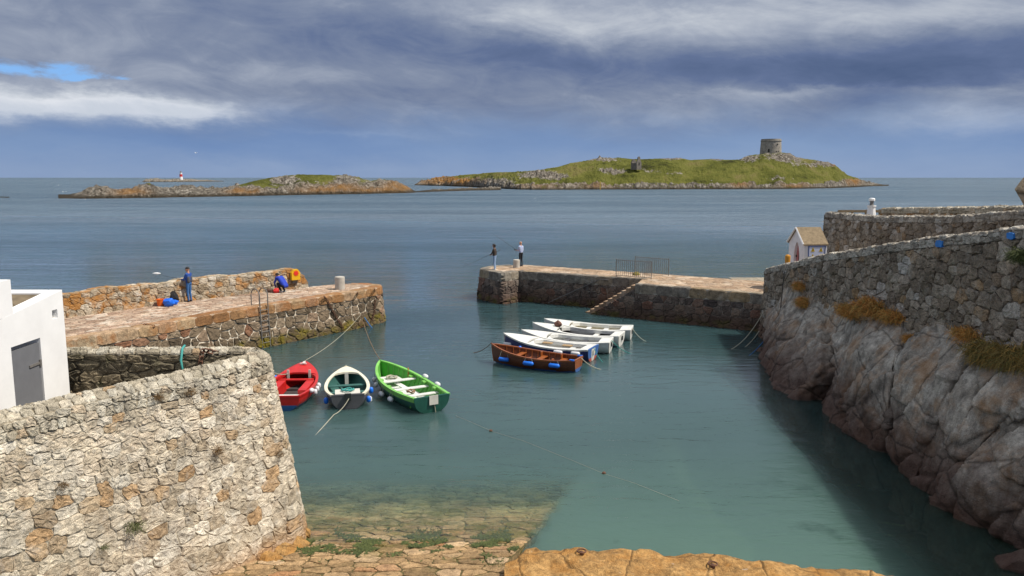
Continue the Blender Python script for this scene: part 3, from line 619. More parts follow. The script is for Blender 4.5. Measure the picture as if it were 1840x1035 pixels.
# ---------------------------------------------------------------- right pier
def build_right_pier():
    t = tag(empty('stone_pier', (5, 50, 0)), 'right pier of dark wet stone with steps running down into the harbour', 'pier')
    z = 2.05; zc = 1.5
    left = [(-.2, 57.3), (-1.5, 56.5), (-2.1, 55.4), (-2.16, 54.5), (-1.4, 53.3), (-.62, 52.1), (.42, 53.4)]
    main = [(.42, 53.4), (8.3, 48.9)]
    front = [(7.33, 46.83), (13.62, 42.72), (17.5, 40.2)]
    mb = MB(); mc = MB(); Ps = []
    for k, (pts, sm) in enumerate(((left, 1), (main, 0), (front, 0))):
        P = Path(pts, sm, 80); Ps.append(P); fn = wall_fn(P, z, .12 if k != 1 else .03, 1 if k != 9 else -1)
        # travel keeps the water on the right-hand side when walking -x to +x? choose the outward side
        mid = P.nrm(P.L/2); side = 1 if (mid.y < 0 or k == 0 and mid.x < 0) else -1
        fn = wall_fn(P, z, .12 if k != 1 else .03, side)
        masonry(mb, fn, (0, P.L), K(-.3), K(zc), .62, .45, .035, .06, 31+k, rough=.02, flip=side < 0)
        fc = lambda u, v, d, f=fn: f(u, v, d+.04)
        masonry(mc, fc, (0, P.L), K(zc), K(z), 1.1, z-zc, .02, .025, 36+k, jit=0, rough=.008, brick=True, flip=side < 0)
        masonry(mc, strip_fn(P, z, -.04, side), (0, P.L), K(0), K(.6), 1.1, .6, .012, .012, 36+k, jit=0, rough=.005, brick=True, flip=side < 0)
    mb.build('wall_face', M['rp_stone'], t); mc.build('coping', M['rp_coping'], t)
    # cheek wall behind the steps' upper end
    mb = MB()
    A1 = Path([(-1.6, 54.4), (-.62, 52.9), (.42, 53.6), (8.3, 49.1)], 0, 80); B1 = Path([(-1.6, 55.9), (-.9, 56.6), (1.0, 57.16), (10.4, 51.2)], 0, 80)
    A2 = Path([(7.5, 47.1), (18, 40.2)], 0, 40); B2 = Path([(9.0, 52.1), (19.5, 45.0)], 0, 40)
    for k, (a, b, w, zz) in enumerate(((A1, B1, 4.0, z-.012), (A2, B2, 5.0, z-.004))):
        f = lambda u, v, d, a=a, b=b, w=w, zz=zz: (lambda r: Vector((r.x, r.y, zz+d)))(a(u).lerp(b(u/a.L*b.L), v/w))
        masonry(mb, f, (0, a.L), K(0), K(w), .75, .5, .03, .014, 41+k, rough=.007, back=True)
    mb.build('deck', M['rp_deck'], t)
    # sea side and end
    mb = MB(); mb.grid([[(x, y, -1), (x, y, z-.02)] for x, y in [(-1.5, 56.5), (1.0, 57.2), (10.4, 51.3), (19.5, 45.0)]], attr=(.5, 1, .5, 1)); mb.build('sea_face', M['rp_stone'], t)
    # steps descend to the left between the two faces
    d = Vector((-.842, .539, 0)); nrm = Vector((-.539, -.842, 0)); top = Vector((7.33, 46.83, 0))
    mb = MB(); ns = 11; run = .30; rise = 2.05/ns*1.0
    for k in range(ns):
        a = top+d*(run*k); w = 1.9; zt = z-rise*(k+.6); jitter = .01*((k*7) % 3)
        c = a+d*(run/2)-nrm*(w/2); h = zt+1.0
        Mx = Matrix((d, -nrm, Vector((0, 0, 1)))).transposed()
        mb.box((c.x, c.y, zt-h/2), (run, w+jitter, h), M=Mx)
    b = top+d*(run*ns+1.0)-nrm*.9; mb.box((b.x, b.y, -.35), (2.0, 1.8, .6), M=Mx)
    bm_ = mb.build('steps', M['rp_deck'], t)
    # rubble wing beside the steps: stepped panel flush with the front face
    mb = MB(); fw = lambda u, v, dd: top+d*u+nrm*(dd+.02+.12*(z-v))+Vector((0, 0, v))
    masonry(mb, fw, (0, run*ns), K(-.3), lambda u: max(-.1, z-rise*(u/run+1.5)), .5, .36, .03, .05, 47, rough=.02, flip=False)
    mb.build('step_wall', M['rp_stone'], t)
    hr = MB(); p0 = Vector((5.6, 50.35, 1.62)); hr.tube([p0+Vector((.5, -.35, .25)), p0+Vector((0, 0, .25)), p0+Vector((-3.2, 1.55, -1.5))], .025); hr.build('handrail', M['galv'], t)
    keep(t)
build_right_pier()
# ---------------------------------------------------------------- right sea walls
def wall_along(name, label, X, pts, lo, mat, capm, seed, sw, sh, T=.5, bat=.07, end=None, X2=None):
    """wall whose harbour face lies near x = X, travelling away from the camera; pts = (px,py) along its top edge"""
    prof = sorted([(lambda q: (q.y, q.z))(RX(px, py, X)) for px, py in pts])
    ys = [p[0] for p in prof]; zs = [p[1] for p in prof]
    zt = lambda y: float(np.interp(y, ys, zs))
    y0, y1 = ys[0], ys[-1]; t = tag(empty(name, (X, (y0+y1)/2, 0)), label, 'wall')
    cap = .26; wig = lambda u: .05*mnoise.noise(Vector((u*1.1, seed, 0)))+.03*mnoise.noise(Vector((u*3.3, seed, 4)))
    xf = lambda u: X+.12*mnoise.noise(Vector((u*.2, seed, 8)))
    fn = lambda u, v, d: Vector((xf(u)-bat*(zt(u)-v)-d, u, v))
    mb = MB(); masonry(mb, fn, (y0, y1), lo, lambda u: zt(u)-cap, sw, sh, .025, .06, seed, jit=.36, rough=.022, flip=True)
    fe = lambda u, v, d: Vector((X+u, y1+d, v))
    masonry(mb, fe, (-.1, T), K(lo(y1)), K(zt(y1)-.1), sw, sh, .025, .05, seed+1, rough=.02, flip=True)
    mb.grid([[(X+T, u, lo(u)), (X+T, u, zt(u)-.05)] for u in np.linspace(y0, y1, 30)], attr=(.5, 1, .5, 1))
    mb.build('wall_face', mat, t)
    mb = MB(); fc = lambda u, v, d: fn(u, v, d+.03)
    masonry(mb, fc, (y0, y1), lambda u: zt(u)-cap, lambda u: zt(u)+wig(u), .5, cap, .02, .04, seed+2, jit=0, rough=.02, brick=True, flip=True)
    ft = lambda u, v, d: Vector((xf(u)-.06+v, u, zt(u)+wig(u)+.05*math.sin(math.pi*v/(T+.1))+d))
    masonry(mb, ft, (y0, y1), K(0), K(T+.1), .45, .3, .02, .045, seed+3, rough=.03, flip=False)
    mb.build('coping', capm, t)
    return t, fn, zt, (y0, y1)
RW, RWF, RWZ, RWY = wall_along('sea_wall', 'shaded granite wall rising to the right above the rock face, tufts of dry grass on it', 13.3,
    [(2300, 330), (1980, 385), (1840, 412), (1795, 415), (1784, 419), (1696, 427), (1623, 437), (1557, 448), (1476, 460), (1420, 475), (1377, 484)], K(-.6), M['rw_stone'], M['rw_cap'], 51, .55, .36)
def blue_patch(t, px, py, w, h, name='paint_patch', mat=None):
    c = RX(px, py, 13.3-.10); R = random.Random(px); mb = MB(); n = 14
    vs = []
    for x in (c.x-.012, c.x+.1):
        for k in range(n):
            a = 2*math.pi*k/n; r = R.uniform(.85, 1.1); vs.append((x, c.y+w*r*math.copysign(abs(math.cos(a))**.6, math.cos(a)), c.z+h*r*math.copysign(abs(math.sin(a))**.6, math.sin(a))))
    mb.add(vs, [tuple(range(n))]+[(k, (k+1) % n, n+(k+1) % n, n+k)[::-1] for k in range(n)]); mb.build(name, mat, t)
M['blue_paint'] = paint('blue_paint', (.025, .2, .6), .6, .2)
blue_patch(RW, 1687, 438, .2, .11, mat=M['blue_paint']); blue_patch(RW, 1815, 424, .16, .09, mat=M['blue_paint'])
keep(RW)
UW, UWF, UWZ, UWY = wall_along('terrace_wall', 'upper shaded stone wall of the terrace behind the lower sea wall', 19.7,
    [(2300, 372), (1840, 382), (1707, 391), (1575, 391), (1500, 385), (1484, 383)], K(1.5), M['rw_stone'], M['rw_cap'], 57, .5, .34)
keep(UW)
FW, FWF, FWZ, FWY = wall_along('terrace_parapet', 'low sunlit cobbled parapet along the far side of the terrace', 24.0,
    [(2200, 365), (1839, 373), (1700, 375), (1584, 376)], K(4.6), M['lp_parapet'], M['fg_cap'], 63, .4, .3)
keep(FW)
def build_terrace():
    mb = MB(); mb.grid([[(20.1+i, 20+j*2.0, 5.45+.0*(i+j)) for j in range(17)] for i in range(9)]); tag(mb.build('terrace', stone_mat('terrace_ground', [(0, (.3, .26, .2)), (1, (.4, .35, .28))])), kind='structure')
    mb = MB(); mb.grid([[(13.7+i, 14+j*2.0, 2.035+max(0, (34-(14+j*2.0))*.16)) for j in range(19)] for i in range(7)]); tag(mb.build('quay_path', stone_mat('quay_ground', [(0, (.3, .26, .2)), (1, (.4, .35, .28))])), kind='structure')
    # rear timber rail at the terrace's left end
    t = tag(empty('timber_barrier', (22, 53, 5.4)), 'plain brown timber barrier at the seaward end of the terrace', 'barrier')
    a, b = A(1508, 379, 50.6), A(1582, 377, 50.6)
    mb = MB(); mb.box(((a.x+b.x)/2, 50.6, a.z-.02), ((b-a).length+.1, .08, .16)); mb.build('rail', M['slate'], t)
    for k in range(4):
        p = a.lerp(b, k/3); mb = MB(); mb.box((p.x, 50.7, p.z-.45), (.1, .1, .95)); mb.build('post', M['slate'], t)
    keep(t)
    c = A(1565, 388, 46); t = tag(empty('lamp_pillar', (c.x, 46, 5.45)), 'white tapered harbour light pillar with a small lantern on the terrace', 'light pillar')
    zt = A(1565, 356, 46).z; h = zt-5.45
    mb = MB(); mb.lathe([(.36, 0), (.36, .15), (.3, .2), (.2, h-.5), (.25, h-.48), (.25, h-.42)], 12); mb.build('pillar', M['white'], t)
    mb = MB(); mb.lathe([(.12, h-.42), (.14, h-.38), (.10, h-.36), (.10, h-.17), (.14, h-.16)], 10); mb.build('lantern', M['galv'], t)
    mb = MB(); mb.lathe([(.17, h-.16), (.18, h-.06), (.14, h), (.02, h+.01)], 10); mb.build('cap', M['white'], t)
    pr = [(1823, 340), (1834, 325), (1847, 310), (1900, 306), (1900, 395), (1846, 386), (1838, 366)]; mb = MB()
    f = [A(a, b, 23.3) for a, b in pr]; g = [A(a, b, 23.3)+Vector((0, .9, 0)) for a, b in pr]; g = [v+Vector((.58, 0, 0)) for v in g]; k_ = len(pr); cc = sum(f, Vector())/k_+Vector((0, -.12, 0))
    mb.add(f+g+[cc], [(i, (i+1) % k_, 2*k_) for i in range(k_)]+[(i, (i+1) % k_, k_+(i+1) % k_, k_+i)[::-1] for i in range(k_)]+[tuple(range(k_, 2*k_))])
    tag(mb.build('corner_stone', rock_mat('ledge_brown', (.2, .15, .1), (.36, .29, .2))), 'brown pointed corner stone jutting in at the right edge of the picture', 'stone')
    # what carries it
    mb = MB(); mb.box((16.6, 23.2, 4.6), (1.2, 1.2, 5.8)); mb.box((16.6, 23.2, 7.55), (1.3, 1.3, .12)); tag(mb.build('gate_pier', M['rw_stone']), 'square stone gate pier carrying the brown corner stone', 'pier')
build_terrace()
# ---------------------------------------------------------------- boathouse
def build_boathouse():
    t = tag(empty('boathouse', (17, 46, 2.05)), 'small white gabled hut with a pink arched door and brown roof behind the wall', 'hut')
    a = Vector((15.55, 44.6, 0)); b = Vector((16.45, 43.8, 0)); 
    b = A(1446, 438, 43.7); a = A(1418, 438, 45.6); a.z = b.z = 0
    w = (b-a); Wd = w.length; ux = w.normalized(); uy = Vector((-ux.y, ux.x, 0)) ; 
    if uy.x < 0: uy = -uy
    L = 1.3; ze, zr, zb = 4.68, 5.5, 2.05
    base = Matrix((ux, uy, Vector((0, 0, 1)))).transposed()
    pt = lambda u, v, z: a+ux*u+uy*v+Vector((0, 0, z))
    # front gable with an arched doorway cut out
    dw = Wd*.36; c = Wd*.52; z1, z2 = 3.95, 4.72
    arch = [(c-dw/2, zb), (c-dw/2, z1)]+[(c-dw/2+dw*k/10, z1+(z2-z1)*math.sin(math.pi*k/10)**.75) for k in range(1, 10)]+[(c+dw/2, z1), (c+dw/2, zb)]
    outl = [(0, zb), (0, ze)]+[(Wd/2*k/6, ze+(zr-ze)*k/6) for k in range(1, 6)]+[(Wd/2, zr)]+[(Wd/2+Wd/2*k/6, zr-(zr-ze)*k/6) for k in range(1, 6)]+[(Wd, ze), (Wd, zb)]
    O = resample([(p[0], p[1], 0) for p in outl], 40); Q = resample([(p[0], p[1], 0) for p in arch], 40)
    mb = MB(); mb.grid([[pt(o.x, 0, o.y), pt(q.x, 0, q.y), pt(q.x, .2, q.y)] for o, q in zip(O, Q)])
    def quad(*ps): mb.add(ps, [tuple(range(len(ps)))])
    quad(pt(Wd, 0, zb), pt(Wd, L, zb), pt(Wd, L, ze), pt(Wd, 0, ze)); quad(pt(0, 0, zb), pt(0, L, zb), pt(0, L, ze), pt(0, 0, ze)); quad(pt(0, L, zb), pt(Wd, L, zb), pt(Wd, L, ze), pt(Wd/2, L, zr), pt(0, L, ze))
    mb.build('wall', paint('hut_white', (.78, .78, .8), .8, .1), t)
    mb = MB(); mb.add([pt(q.x, .16, q.y) for q in Q], [tuple(range(len(Q)))]); d = mb.build('door', paint('pink_door', (.50, .17, .17), .6, .15), t)
    mb = MB(); mb.box(pt(c, .14, 3.4), (.02, .03, 2.4), M=base); mb.box(pt(c+dw*.42, .13, 3.35), (.05, .04, .12), M=base); mb.box(pt(c-dw*.42, .13, 3.9), (.07, .04, .12), M=base); mb.build('latch', M['black'], d)
    mb = MB()
    for s in (0, 1):
        e0 = (-.06 if s == 0 else Wd+.06); p = [pt(Wd/2, -.08, zr+.05), pt(Wd/2, L+.05, zr+.05), pt(e0, L+.05, ze-.02), pt(e0, -.08, ze-.02)]
        mb.add(p+[q-Vector((0, 0, .07)) for q in p], [(0, 1, 2, 3), (7, 6, 5, 4), (0, 3, 7, 4), (1, 0, 4, 5), (2, 1, 5, 6), (3, 2, 6, 7)])
    mb.build('roof', M['slate'], t)
    mb = MB()
    for s in (0, 1):
        e0 = (-.05 if s == 0 else Wd+.05); mb.tube([pt(Wd/2, -.1, zr+.03), pt(e0, -.1, ze-.03)], .05, 4)
    mb.build('verge', M['white'], t)
    # warning panel on the side wall
    mb = MB(); mb.box(pt(Wd+.02, .7, 4.05), (.04, .9, .98), M=base); pn = mb.build('warning_sign', paint('pale_blue_sign', (.5, .55, .72), .5, .05), t)
    fr = MB()
    for v, z, dv, dz in ((.23, 4.05, .04, 1.06), (1.17, 4.05, .04, 1.06), (.7, 4.56, .90, .05), (.7, 3.54, .90, .05)): fr.box(pt(Wd+.03, v, z), (.06, dv, dz), M=base)
    fr.build('frame', paint('blue_frame', (.05, .09, .25), .5), pn)
    SY = paint('sign_yellow', (.6, .42, .03), .5)
    for v in (.47, .93):
        for z in (4.36, 4.0):
            tri = MB(); ex = MB(); q = [pt(Wd+.046, v-.11, z-.1), pt(Wd+.046, v+.11, z-.1), pt(Wd+.046, v, z+.14)]; tri.add(q+[x+ux*.006 for x in q], [(0, 1, 2), (3, 4, 5), (0, 1, 4, 3), (1, 2, 5, 4), (2, 0, 3, 5)])
            ex.box(pt(Wd+.055, v, z), (.008, .035, .1), M=base)
            tri.build('warning_triangle', SY, pn); ex.build('warning_mark', M['black'], pn)
    keep(t)
    p = A(1415, 474, 43.6); mb = MB(); mb.lathe([(.12, 0), (.14, .1), (.15, .45), (.13, .52), (.05, .56)], 12); 
    o = mb.build('mooring_post', paint('orange_post', (.55, .25, .02), .5, .15)); o.location = (p.x, p.y, 0); o.scale = (1, 1, 1)
    o.location.z = p.z-.05; tag(o, 'short orange post beside the white hut on the wall end', 'post')
    mb = MB(); mb.box((p.x, p.y, (2.05+p.z-.05)/2), (.5, .5, p.z-.05-2.05)); tag(mb.build('stone_plinth', M['rw_stone']), 'stone plinth below the orange post beside the hut', 'plinth')
build_boathouse()
# ---------------------------------------------------------------- rock face under the right wall
def hull_block(pts, back=2.6, vox=.075, seed=0):
    bm = bmesh.new(); c = sum((Vector(p) for p in pts), Vector())/len(pts)
    for p in pts:
        bm.verts.new(p); bm.verts.new(Vector((max(p.x+.9, 13.3), c.y+(p.y-c.y)*.92, p.z-.35)))
    r = bmesh.ops.convex_hull(bm, input=bm.verts)
    me = bpy.data.meshes.new('tmp'); bm.to_mesh(me); bm.free()
    o = bpy.data.objects.new('tmp', me); C.objects.link(o)
    m = o.modifiers.new('r', 'REMESH'); m.mode = 'VOXEL'; m.voxel_size = vox
    s = o.modifiers.new('s', 'SMOOTH'); s.iterations = 1; s.factor = .5
    dg = bpy.context.evaluated_depsgraph_get(); ev = bpy.data.meshes.new_from_object(o.evaluated_get(dg))
    n = len(ev.vertices); co = np.empty(n*3, np.float32); ev.vertices.foreach_get('co', co); co = co.reshape(-1, 3)
    no = np.empty(n*3, np.float32); ev.vertices.foreach_get('normal', no); no = no.reshape(-1, 3)
    off = Vector((seed*3.1, seed*1.7, 0))
    for i in range(n):
        p = Vector(co[i]); q = p+off; q.x *= .7; 
        k = .06*mnoise.fractal(q*.6, .7, 2, 3)+.035*mnoise.fractal(q*2.6, .65, 2, 4)
        st = (q.x*.5-q.z*.55+q.y*.35+.5*mnoise.noise(q*.5))*2.1; fr = st-math.floor(st); k -= .05*math.exp(-(min(fr, 1-fr)/.05)**2)
        wq = q+Vector((1, .6, .4))*mnoise.noise(q*.9)*.3; dd, pp = mnoise.voronoi(Vector((wq.x*.3, wq.y*.36+wq.z*.16, wq.z*.22)), distance_metric='DISTANCE', exponent=2.5); k -= .10*math.exp(-((dd[1]-dd[0])/.035)**2)
        st = (q.y*.8+q.z*.42-q.x*.3+.35*mnoise.noise(q*.7))*.95; fr = st-math.floor(st); k += .22*(fr-.5); st = (q.z*.8-q.y*.3+.3*mnoise.noise(q*.8+Vector((5, 5, 5))))*.8; fr = st-math.floor(st); k += .12*(.5-fr)
        co[i] += no[i]*k
    f = [tuple(p.vertices) for p in ev.polygons]
    bpy.data.objects.remove(o); bpy.data.meshes.remove(me); bpy.data.meshes.remove(ev)
    return co, f
def build_cliff():
    W = 'w'
    B = [[(1376,559,13.0),(1410,537,13.05),(1475,562,13.0),(1381,600,12.6),(1420,600,12.2),(1478,605,12.4),(1478,667,11.5),(1469,719,W),(1429,722,W),(1389,697,W),(1367,650,W),(1425,660,11.5)],
         [(1497,580,13.0),(1522,592,13.0),(1525,642,12.4),(1512,692,11.8),(1502,722,11.5),(1478,724,W),(1481,655,12.2),(1484,611,12.6),(1496,735,W)],
         [(1534,585,13.0),(1565,575,13.0),(1622,576,13.05),(1608,632,12.1),(1545,630,11.9),(1597,690,11.55),(1540,690,11.35),(1597,766,11.25),(1600,812,W),(1559,805,W),(1503,772,W),(1478,741,W),(1506,692,11.6),(1518,650,12.2)],
         [(1614,640,12.2),(1658,574,13.05),(1726,592,13.05),(1756,622,12.8),(1701,679,11.9),(1620,668,11.75),(1695,716,11.7),(1667,766,11.4),(1651,815,11.2),(1642,870,W),(1602,830,W),(1600,766,11.3),(1604,690,11.6)],
         [(1690,640,12.8),(1740,625,13.0),(1850,640,12.9),(1701,704,12.0),(1750,673,12.25),(1824,682,12.3),(1850,716,12.2),(1780,720,11.8),(1763,790,11.7),(1726,825,11.4),(1695,866,11.15),(1642,872,W),(1654,815,11.4),(1676,760,11.6),(1672,884,W)],
         [(1664,910,W),(1682,852,11.0),(1713,821,11.35),(1730,821,11.5),(1730,865,11.0),(1712,932,W),(1690,924,W)],
         [(1732,824,11.3),(1787,762,12.0),(1840,732,12.5),(1930,720,12.9),(1960,800,12.6),(1760,870,11.0),(1840,830,11.5),(1930,1040,W),(1840,981,W),(1800,972,W),(1712,934,W),(1725,883,10.95)],
         [(1840,660,12.6),(1900,650,12.9),(2000,700,13.0),(1850,725,12.3),(1960,760,12.6),(2050,900,12.6)]]
    mb = MB()
    for k, b in enumerate(B):
        pts = [G(p[0], p[1], -.05) if p[2] == W else RX(*p) for p in b]; c = sum(pts, Vector())/len(pts)
        pts = [Vector((p.x, c.y+(p.y-c.y)*.975, p.z)) for p in pts]; low = [Vector((p.x+.1, p.y, -1.4)) for p in pts if p.z < .3]
        co, f = hull_block(pts+low, seed=k+1, vox=.065); mb.add([tuple(c_) for c_ in co], f)
    # rubble between blocks and the water edge
    R = random.Random(8)
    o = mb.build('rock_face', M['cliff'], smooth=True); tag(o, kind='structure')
    mb = MB(); mb.grid([[(12.2, y, -1.4), (12.3, y, .3), (12.7, y, 1.8), (13.25, y, 3.4)] for j, y in enumerate(np.arange(13, 39, 1.0))]); 
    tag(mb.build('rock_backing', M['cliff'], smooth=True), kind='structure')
    labs = ['grey boulder wedged at the foot of the rock face below the far wall end', 'dark rounded boulder at the waterline under the first rock slab', 'small grey stone sitting in the cleft below the orange grass', 'pale stone lodged beside the grass under the wall', 'wet stone low in the bottom right corner of the harbour']
    for k, (px, py, X, s) in enumerate([(1386, 672, 11.7, .5), (1372, 640, 12.2, .55), (1490, 575, 13.1, .32), (1467, 585, 13.1, .28), (1838, 1022, 11.0, .55)]):
        rock(tuple(RX(px, py, X)), (s, s, s*.8), 70+k, M['cliff'], 'boulder', labs[k], 'boulder', 'loose boulders on the right shore')
    T = [(1440, 516, 13.15, .34, 260, 'orange', 'orange grass tuft high at the far left end of the shaded wall'), (1446, 545, 13.05, .36, 300, 'orange', 'drooping orange tuft just below the highest one at the wall end'),
         (1530, 562, 12.95, .42, 330, 'orange', 'left clump of the long orange grass bank under the wall'), (1568, 556, 12.95, .5, 420, 'orange', 'largest middle clump of the orange grass bank under the wall'), (1606, 572, 12.95, .36, 300, 'orange', 'right clump of the long orange grass bank under the wall'),
         (1640, 612, 12.7, .26, 200, 'orange', 'small orange tuft on the upper edge of the middle slab'), (1738, 604, 13.0, .34, 240, 'orange', 'reddish tuft at the wall foot above the big grey slab'), (1596, 640, 12.5, .26, 200, 'orange', 'narrow orange tuft hanging in the crack between two slabs'),
         (1782, 640, 12.75, .5, 420, 'mixed', 'wide green and brown grass clump at the right under the wall'), (1830, 650, 12.7, .5, 420, 'mixed', 'olive grass clump cut by the right picture edge'), (1466, 618, 12.4, .22, 140, 'orange', 'thin rusty tuft on the first far rock'), (1838, 462, 13.0, .3, 200, 'green', 'dark green ivy clump on the wall at the right edge')]
    for k, (px, py, X, s, nb, kind, lab) in enumerate(T):
        p = RX(px, py, X); tuft('grass_tuft', p, s*1.15, nb*5, kind, lab, 'grass tuft', 'grass tufts on the shaded wall and rocks', Vector((-1, -.25, .1)), 80+k, (.7, 1.45, .5), .9, s)
build_cliff()
# ---------------------------------------------------------------- quay ledge at the bottom
def build_ledge():
    edge = [G(930, 1004, .55), G(945, 988, .58), G(1000, 984, .6), G(1100, 988, .6), G(1180, 993, .6), G(1300, 1001, .58), G(1400, 1006, .52), G(1500, 1020, .42), G(1600, 1036, .3), G(1700, 1060, .2)]
    E_ = resample(edge, 90); mb = MB(); rows = []; R = random.Random(4)
    for i, p in enumerate(E_):
        f = i/89; xs = p.x; row = []
        for j in range(34):
            if j < 8: y = p.y+.12*(1-j/7)+.06*mnoise.noise(Vector((p.x*2.3, 1, 1))); z = -1.1+(p.z+1.1)*math.sin(j/7*math.pi/2); y -= .0
            else: y = p.y-(j-7)*.16; z = p.z
            q = Vector((xs, y, z)); z += .10*mnoise.fractal(q*1.3, .7, 2, 4)+.03*mnoise.fractal(q*6, .7, 2, 3)-.05*max(0, .12-abs(mnoise.noise(q*.8+Vector((3, 1, 0)))))/.12
            row.append((xs+.05*mnoise.noise(q*2+Vector((9, 0, 0)))-(.25*(1-f) if j >= 8 and i == 0 else 0), y, z))
        rows.append(row)
    mb.grid(rows)
    # left cheek down to the slip
    mb.grid([[r, (r[0]-.06, r[1], -.5)] for r in rows[0]])
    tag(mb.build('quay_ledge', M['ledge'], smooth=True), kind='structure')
    for k, (px, py) in enumerate([(1045, 994), (1281, 1017)]):
        p = G(px, py, .6); t = tag(empty('ring_bolt', p), ['rusty ring bolt on the orange ledge left of centre', 'rusty ring bolt on the orange ledge further to the right'][k], 'ring bolt', 'ring bolts on the ledge')
        mb = MB(); mb.lathe([(.035, -.1), (.035, .04), (.02, .05)], 8); mb.build('bolt', M['rust'], t)
        mb = MB(); mb.tube([(.09*math.cos(a), .02+.09*math.sin(a), .04) for a in np.linspace(0, 2*math.pi, 14)], .016, 6); mb.build('ring', M['rust'], t)
    # small weathered block at the ledge's left foot
    rock(tuple(G(950, 1026, .3)), (.22, .25, .22), 77, M['lp_coping'], 'footing_boulder', 'pale rounded stone where the ledge meets the slipway', 'boulder')
    for k, (px, py, s, l) in enumerate([(895, 1022, .4, 'green weed clump on the slipway beside the ledge')]):
        tuft('seaweed_clump', G(px, py, .2), s, 300, 'green', l, 'seaweed', None, Vector((0, 0, .3)), 130, (.55, .45, .05), 1.4, .24)
build_ledge()
# ---------------------------------------------------------------- islands
def island_mat():
    m, n = material('island_ground'); p = n.pos(); x, y, z = n.xyz(p)
    at = n.n('Attribute', attribute_name='st'); rk, og, dr = n.xyz(at.outputs['Color'])
    big = n.noise(.05, 6, p, .65); med = n.noise(.3, 7, p, .7); fin = n.noise(1.4, 5, p, .7); stra = n.noise(.9, 5, n.map(p, (1, .4, .22)), .7)
    grass = n.ramp(n.noise(.035, 6, n.map(p, (1, .5, 2)), .72), [(.36, (.05, .052, .016)), (.43, (.12, .13, .026)), (.54, (.19, .195, .045)), (.68, (.24, .2, .08))])
    grass = n.mix(1, grass, n.ramp(fin, [(.3, .6), (.7, 1.3)]), 'MULTIPLY')
    rock_ = n.ramp(med, [(.32, (.07, .06, .05)), (.5, (.26, .23, .19)), (.68, (.52, .48, .42))])
    rock_ = n.mix(1, rock_, n.ramp(fin, [(.3, .45), (.7, 1.4)]), 'MULTIPLY'); rock_ = n.mix(1, rock_, n.ramp(stra, [(.36, .35), (.52, 1.1), (.7, 1.4)]), 'MULTIPLY')
    rock_ = n.mix(n.m('MULTIPLY', og, n.rng(big, .3, .55)), rock_, n.mix(med, (.22, .12, .04, 1), (.5, .25, .07, 1)))
    rr = n.m('ADD', rk, n.m('MULTIPLY', n.m('SUBTRACT', med, .5), 1.6))
    col = n.mix(n.rng(rr, .42, .58), grass, rock_)
    dz = n.m('ADD', z, n.m('MULTIPLY', n.m('SUBTRACT', fin, .5), 3.0))
    col = n.mix(n.rng(dz, .5, 1.9, .9, 0, True), col, n.mix(fin, (.015, .012, .008, 1), (.09, .07, .045, 1)))
    bs = n.n('BsdfPrincipled', {'Base Color': col, 'Roughness': .95, 'Normal': n.bump(n.m('ADD', n.m('MULTIPLY', med, 1.2), n.m('ADD', n.m('MULTIPLY', stra, 1.2), n.m('MULTIPLY', fin, .5))), 1.0, 2.4)})
    bs.inputs['Specular IOR Level'].default_value = .1
    n.out(bs.outputs[0]); return m
M['island'] = island_mat()
def island(name, shore, sky, D, ridge, nu, nv, rocks, oranges, seed, rough=1.0, base_rock=.25):
    """shore: (px, py) of the near waterline, sky: (px, py) of the crest line; D depth in metres"""
    sx = [s[0] for s in shore]; sy = [s[1] for s in shore]; kx = [s[0] for s in sky]; ky = [s[1] for s in sky]
    mb = MB(); P = []; at = []
    for i in range(nu):
        px = sx[0]+(sx[-1]-sx[0])*i/(nu-1); w0 = G(px, float(np.interp(px, sx, sy)), 0); w0 *= 1+.010*mnoise.noise(Vector((px*.03, seed, 2)))+.003*mnoise.noise(Vector((px*.12, seed, 5)))
        cr = float(np.interp(px, kx, ky)); yr = w0.y+D*ridge; c = A(px, cr, yr); zr = max(.25, c.z); row = []
        for j in range(nv):
            v = j/(nv-1); y = w0.y+D*v; x = w0.x+(c.x-w0.x)*v/ridge
            if v <= ridge: s = v/ridge; prof = .30*min(1, s/.07)**.6*(min(1, zr/4)) *0+ (1-(1-s)**1.7); z = zr*prof+min(1, s/.05)*min(1.5, zr*.2)*(1-s)
            else: s = (v-ridge)/(1-ridge); z = zr*(1-s*s)
            q = Vector((x*.06, y*.03, seed)); e = min(1, z/2.5)
            near = min(1, v/.02)
            nz = (mnoise.fractal(q*1.2, .7, 2, 4)*1.4+abs(mnoise.noise(q*4))*1.4+mnoise.fractal(q*9, .7, 2, 3)*.8)*rough*e*(.35 if abs(v-ridge) < .12 else 1)
            rk = base_rock; og = 0
            for rx, ry, ww, hh, amp in rocks:
                pxx, pyy = proj((x, y, max(0, z))); rk += amp*math.exp(-((pxx-rx)/ww)**2-((pyy-ry)/hh)**2)
            for rx, ry, ww, hh, amp in oranges:
                pxx, pyy = proj((x, y, max(0, z))); og += amp*math.exp(-((pxx-rx)/ww)**2-((pyy-ry)/hh)**2)
            if z < 4.2 or z < zr*.13: rk += .6
            nz *= (.45+.9*min(1, rk))
            z = z+nz-.35*(1-near)
            row.append((x, y, z)); at.append((min(1, rk), min(1, og), 0, 1))
        P.append(row)
    mb.grid(P, attr=at)
    o = mb.build(name, M['island'], smooth=False); return tag(o, kind='structure')
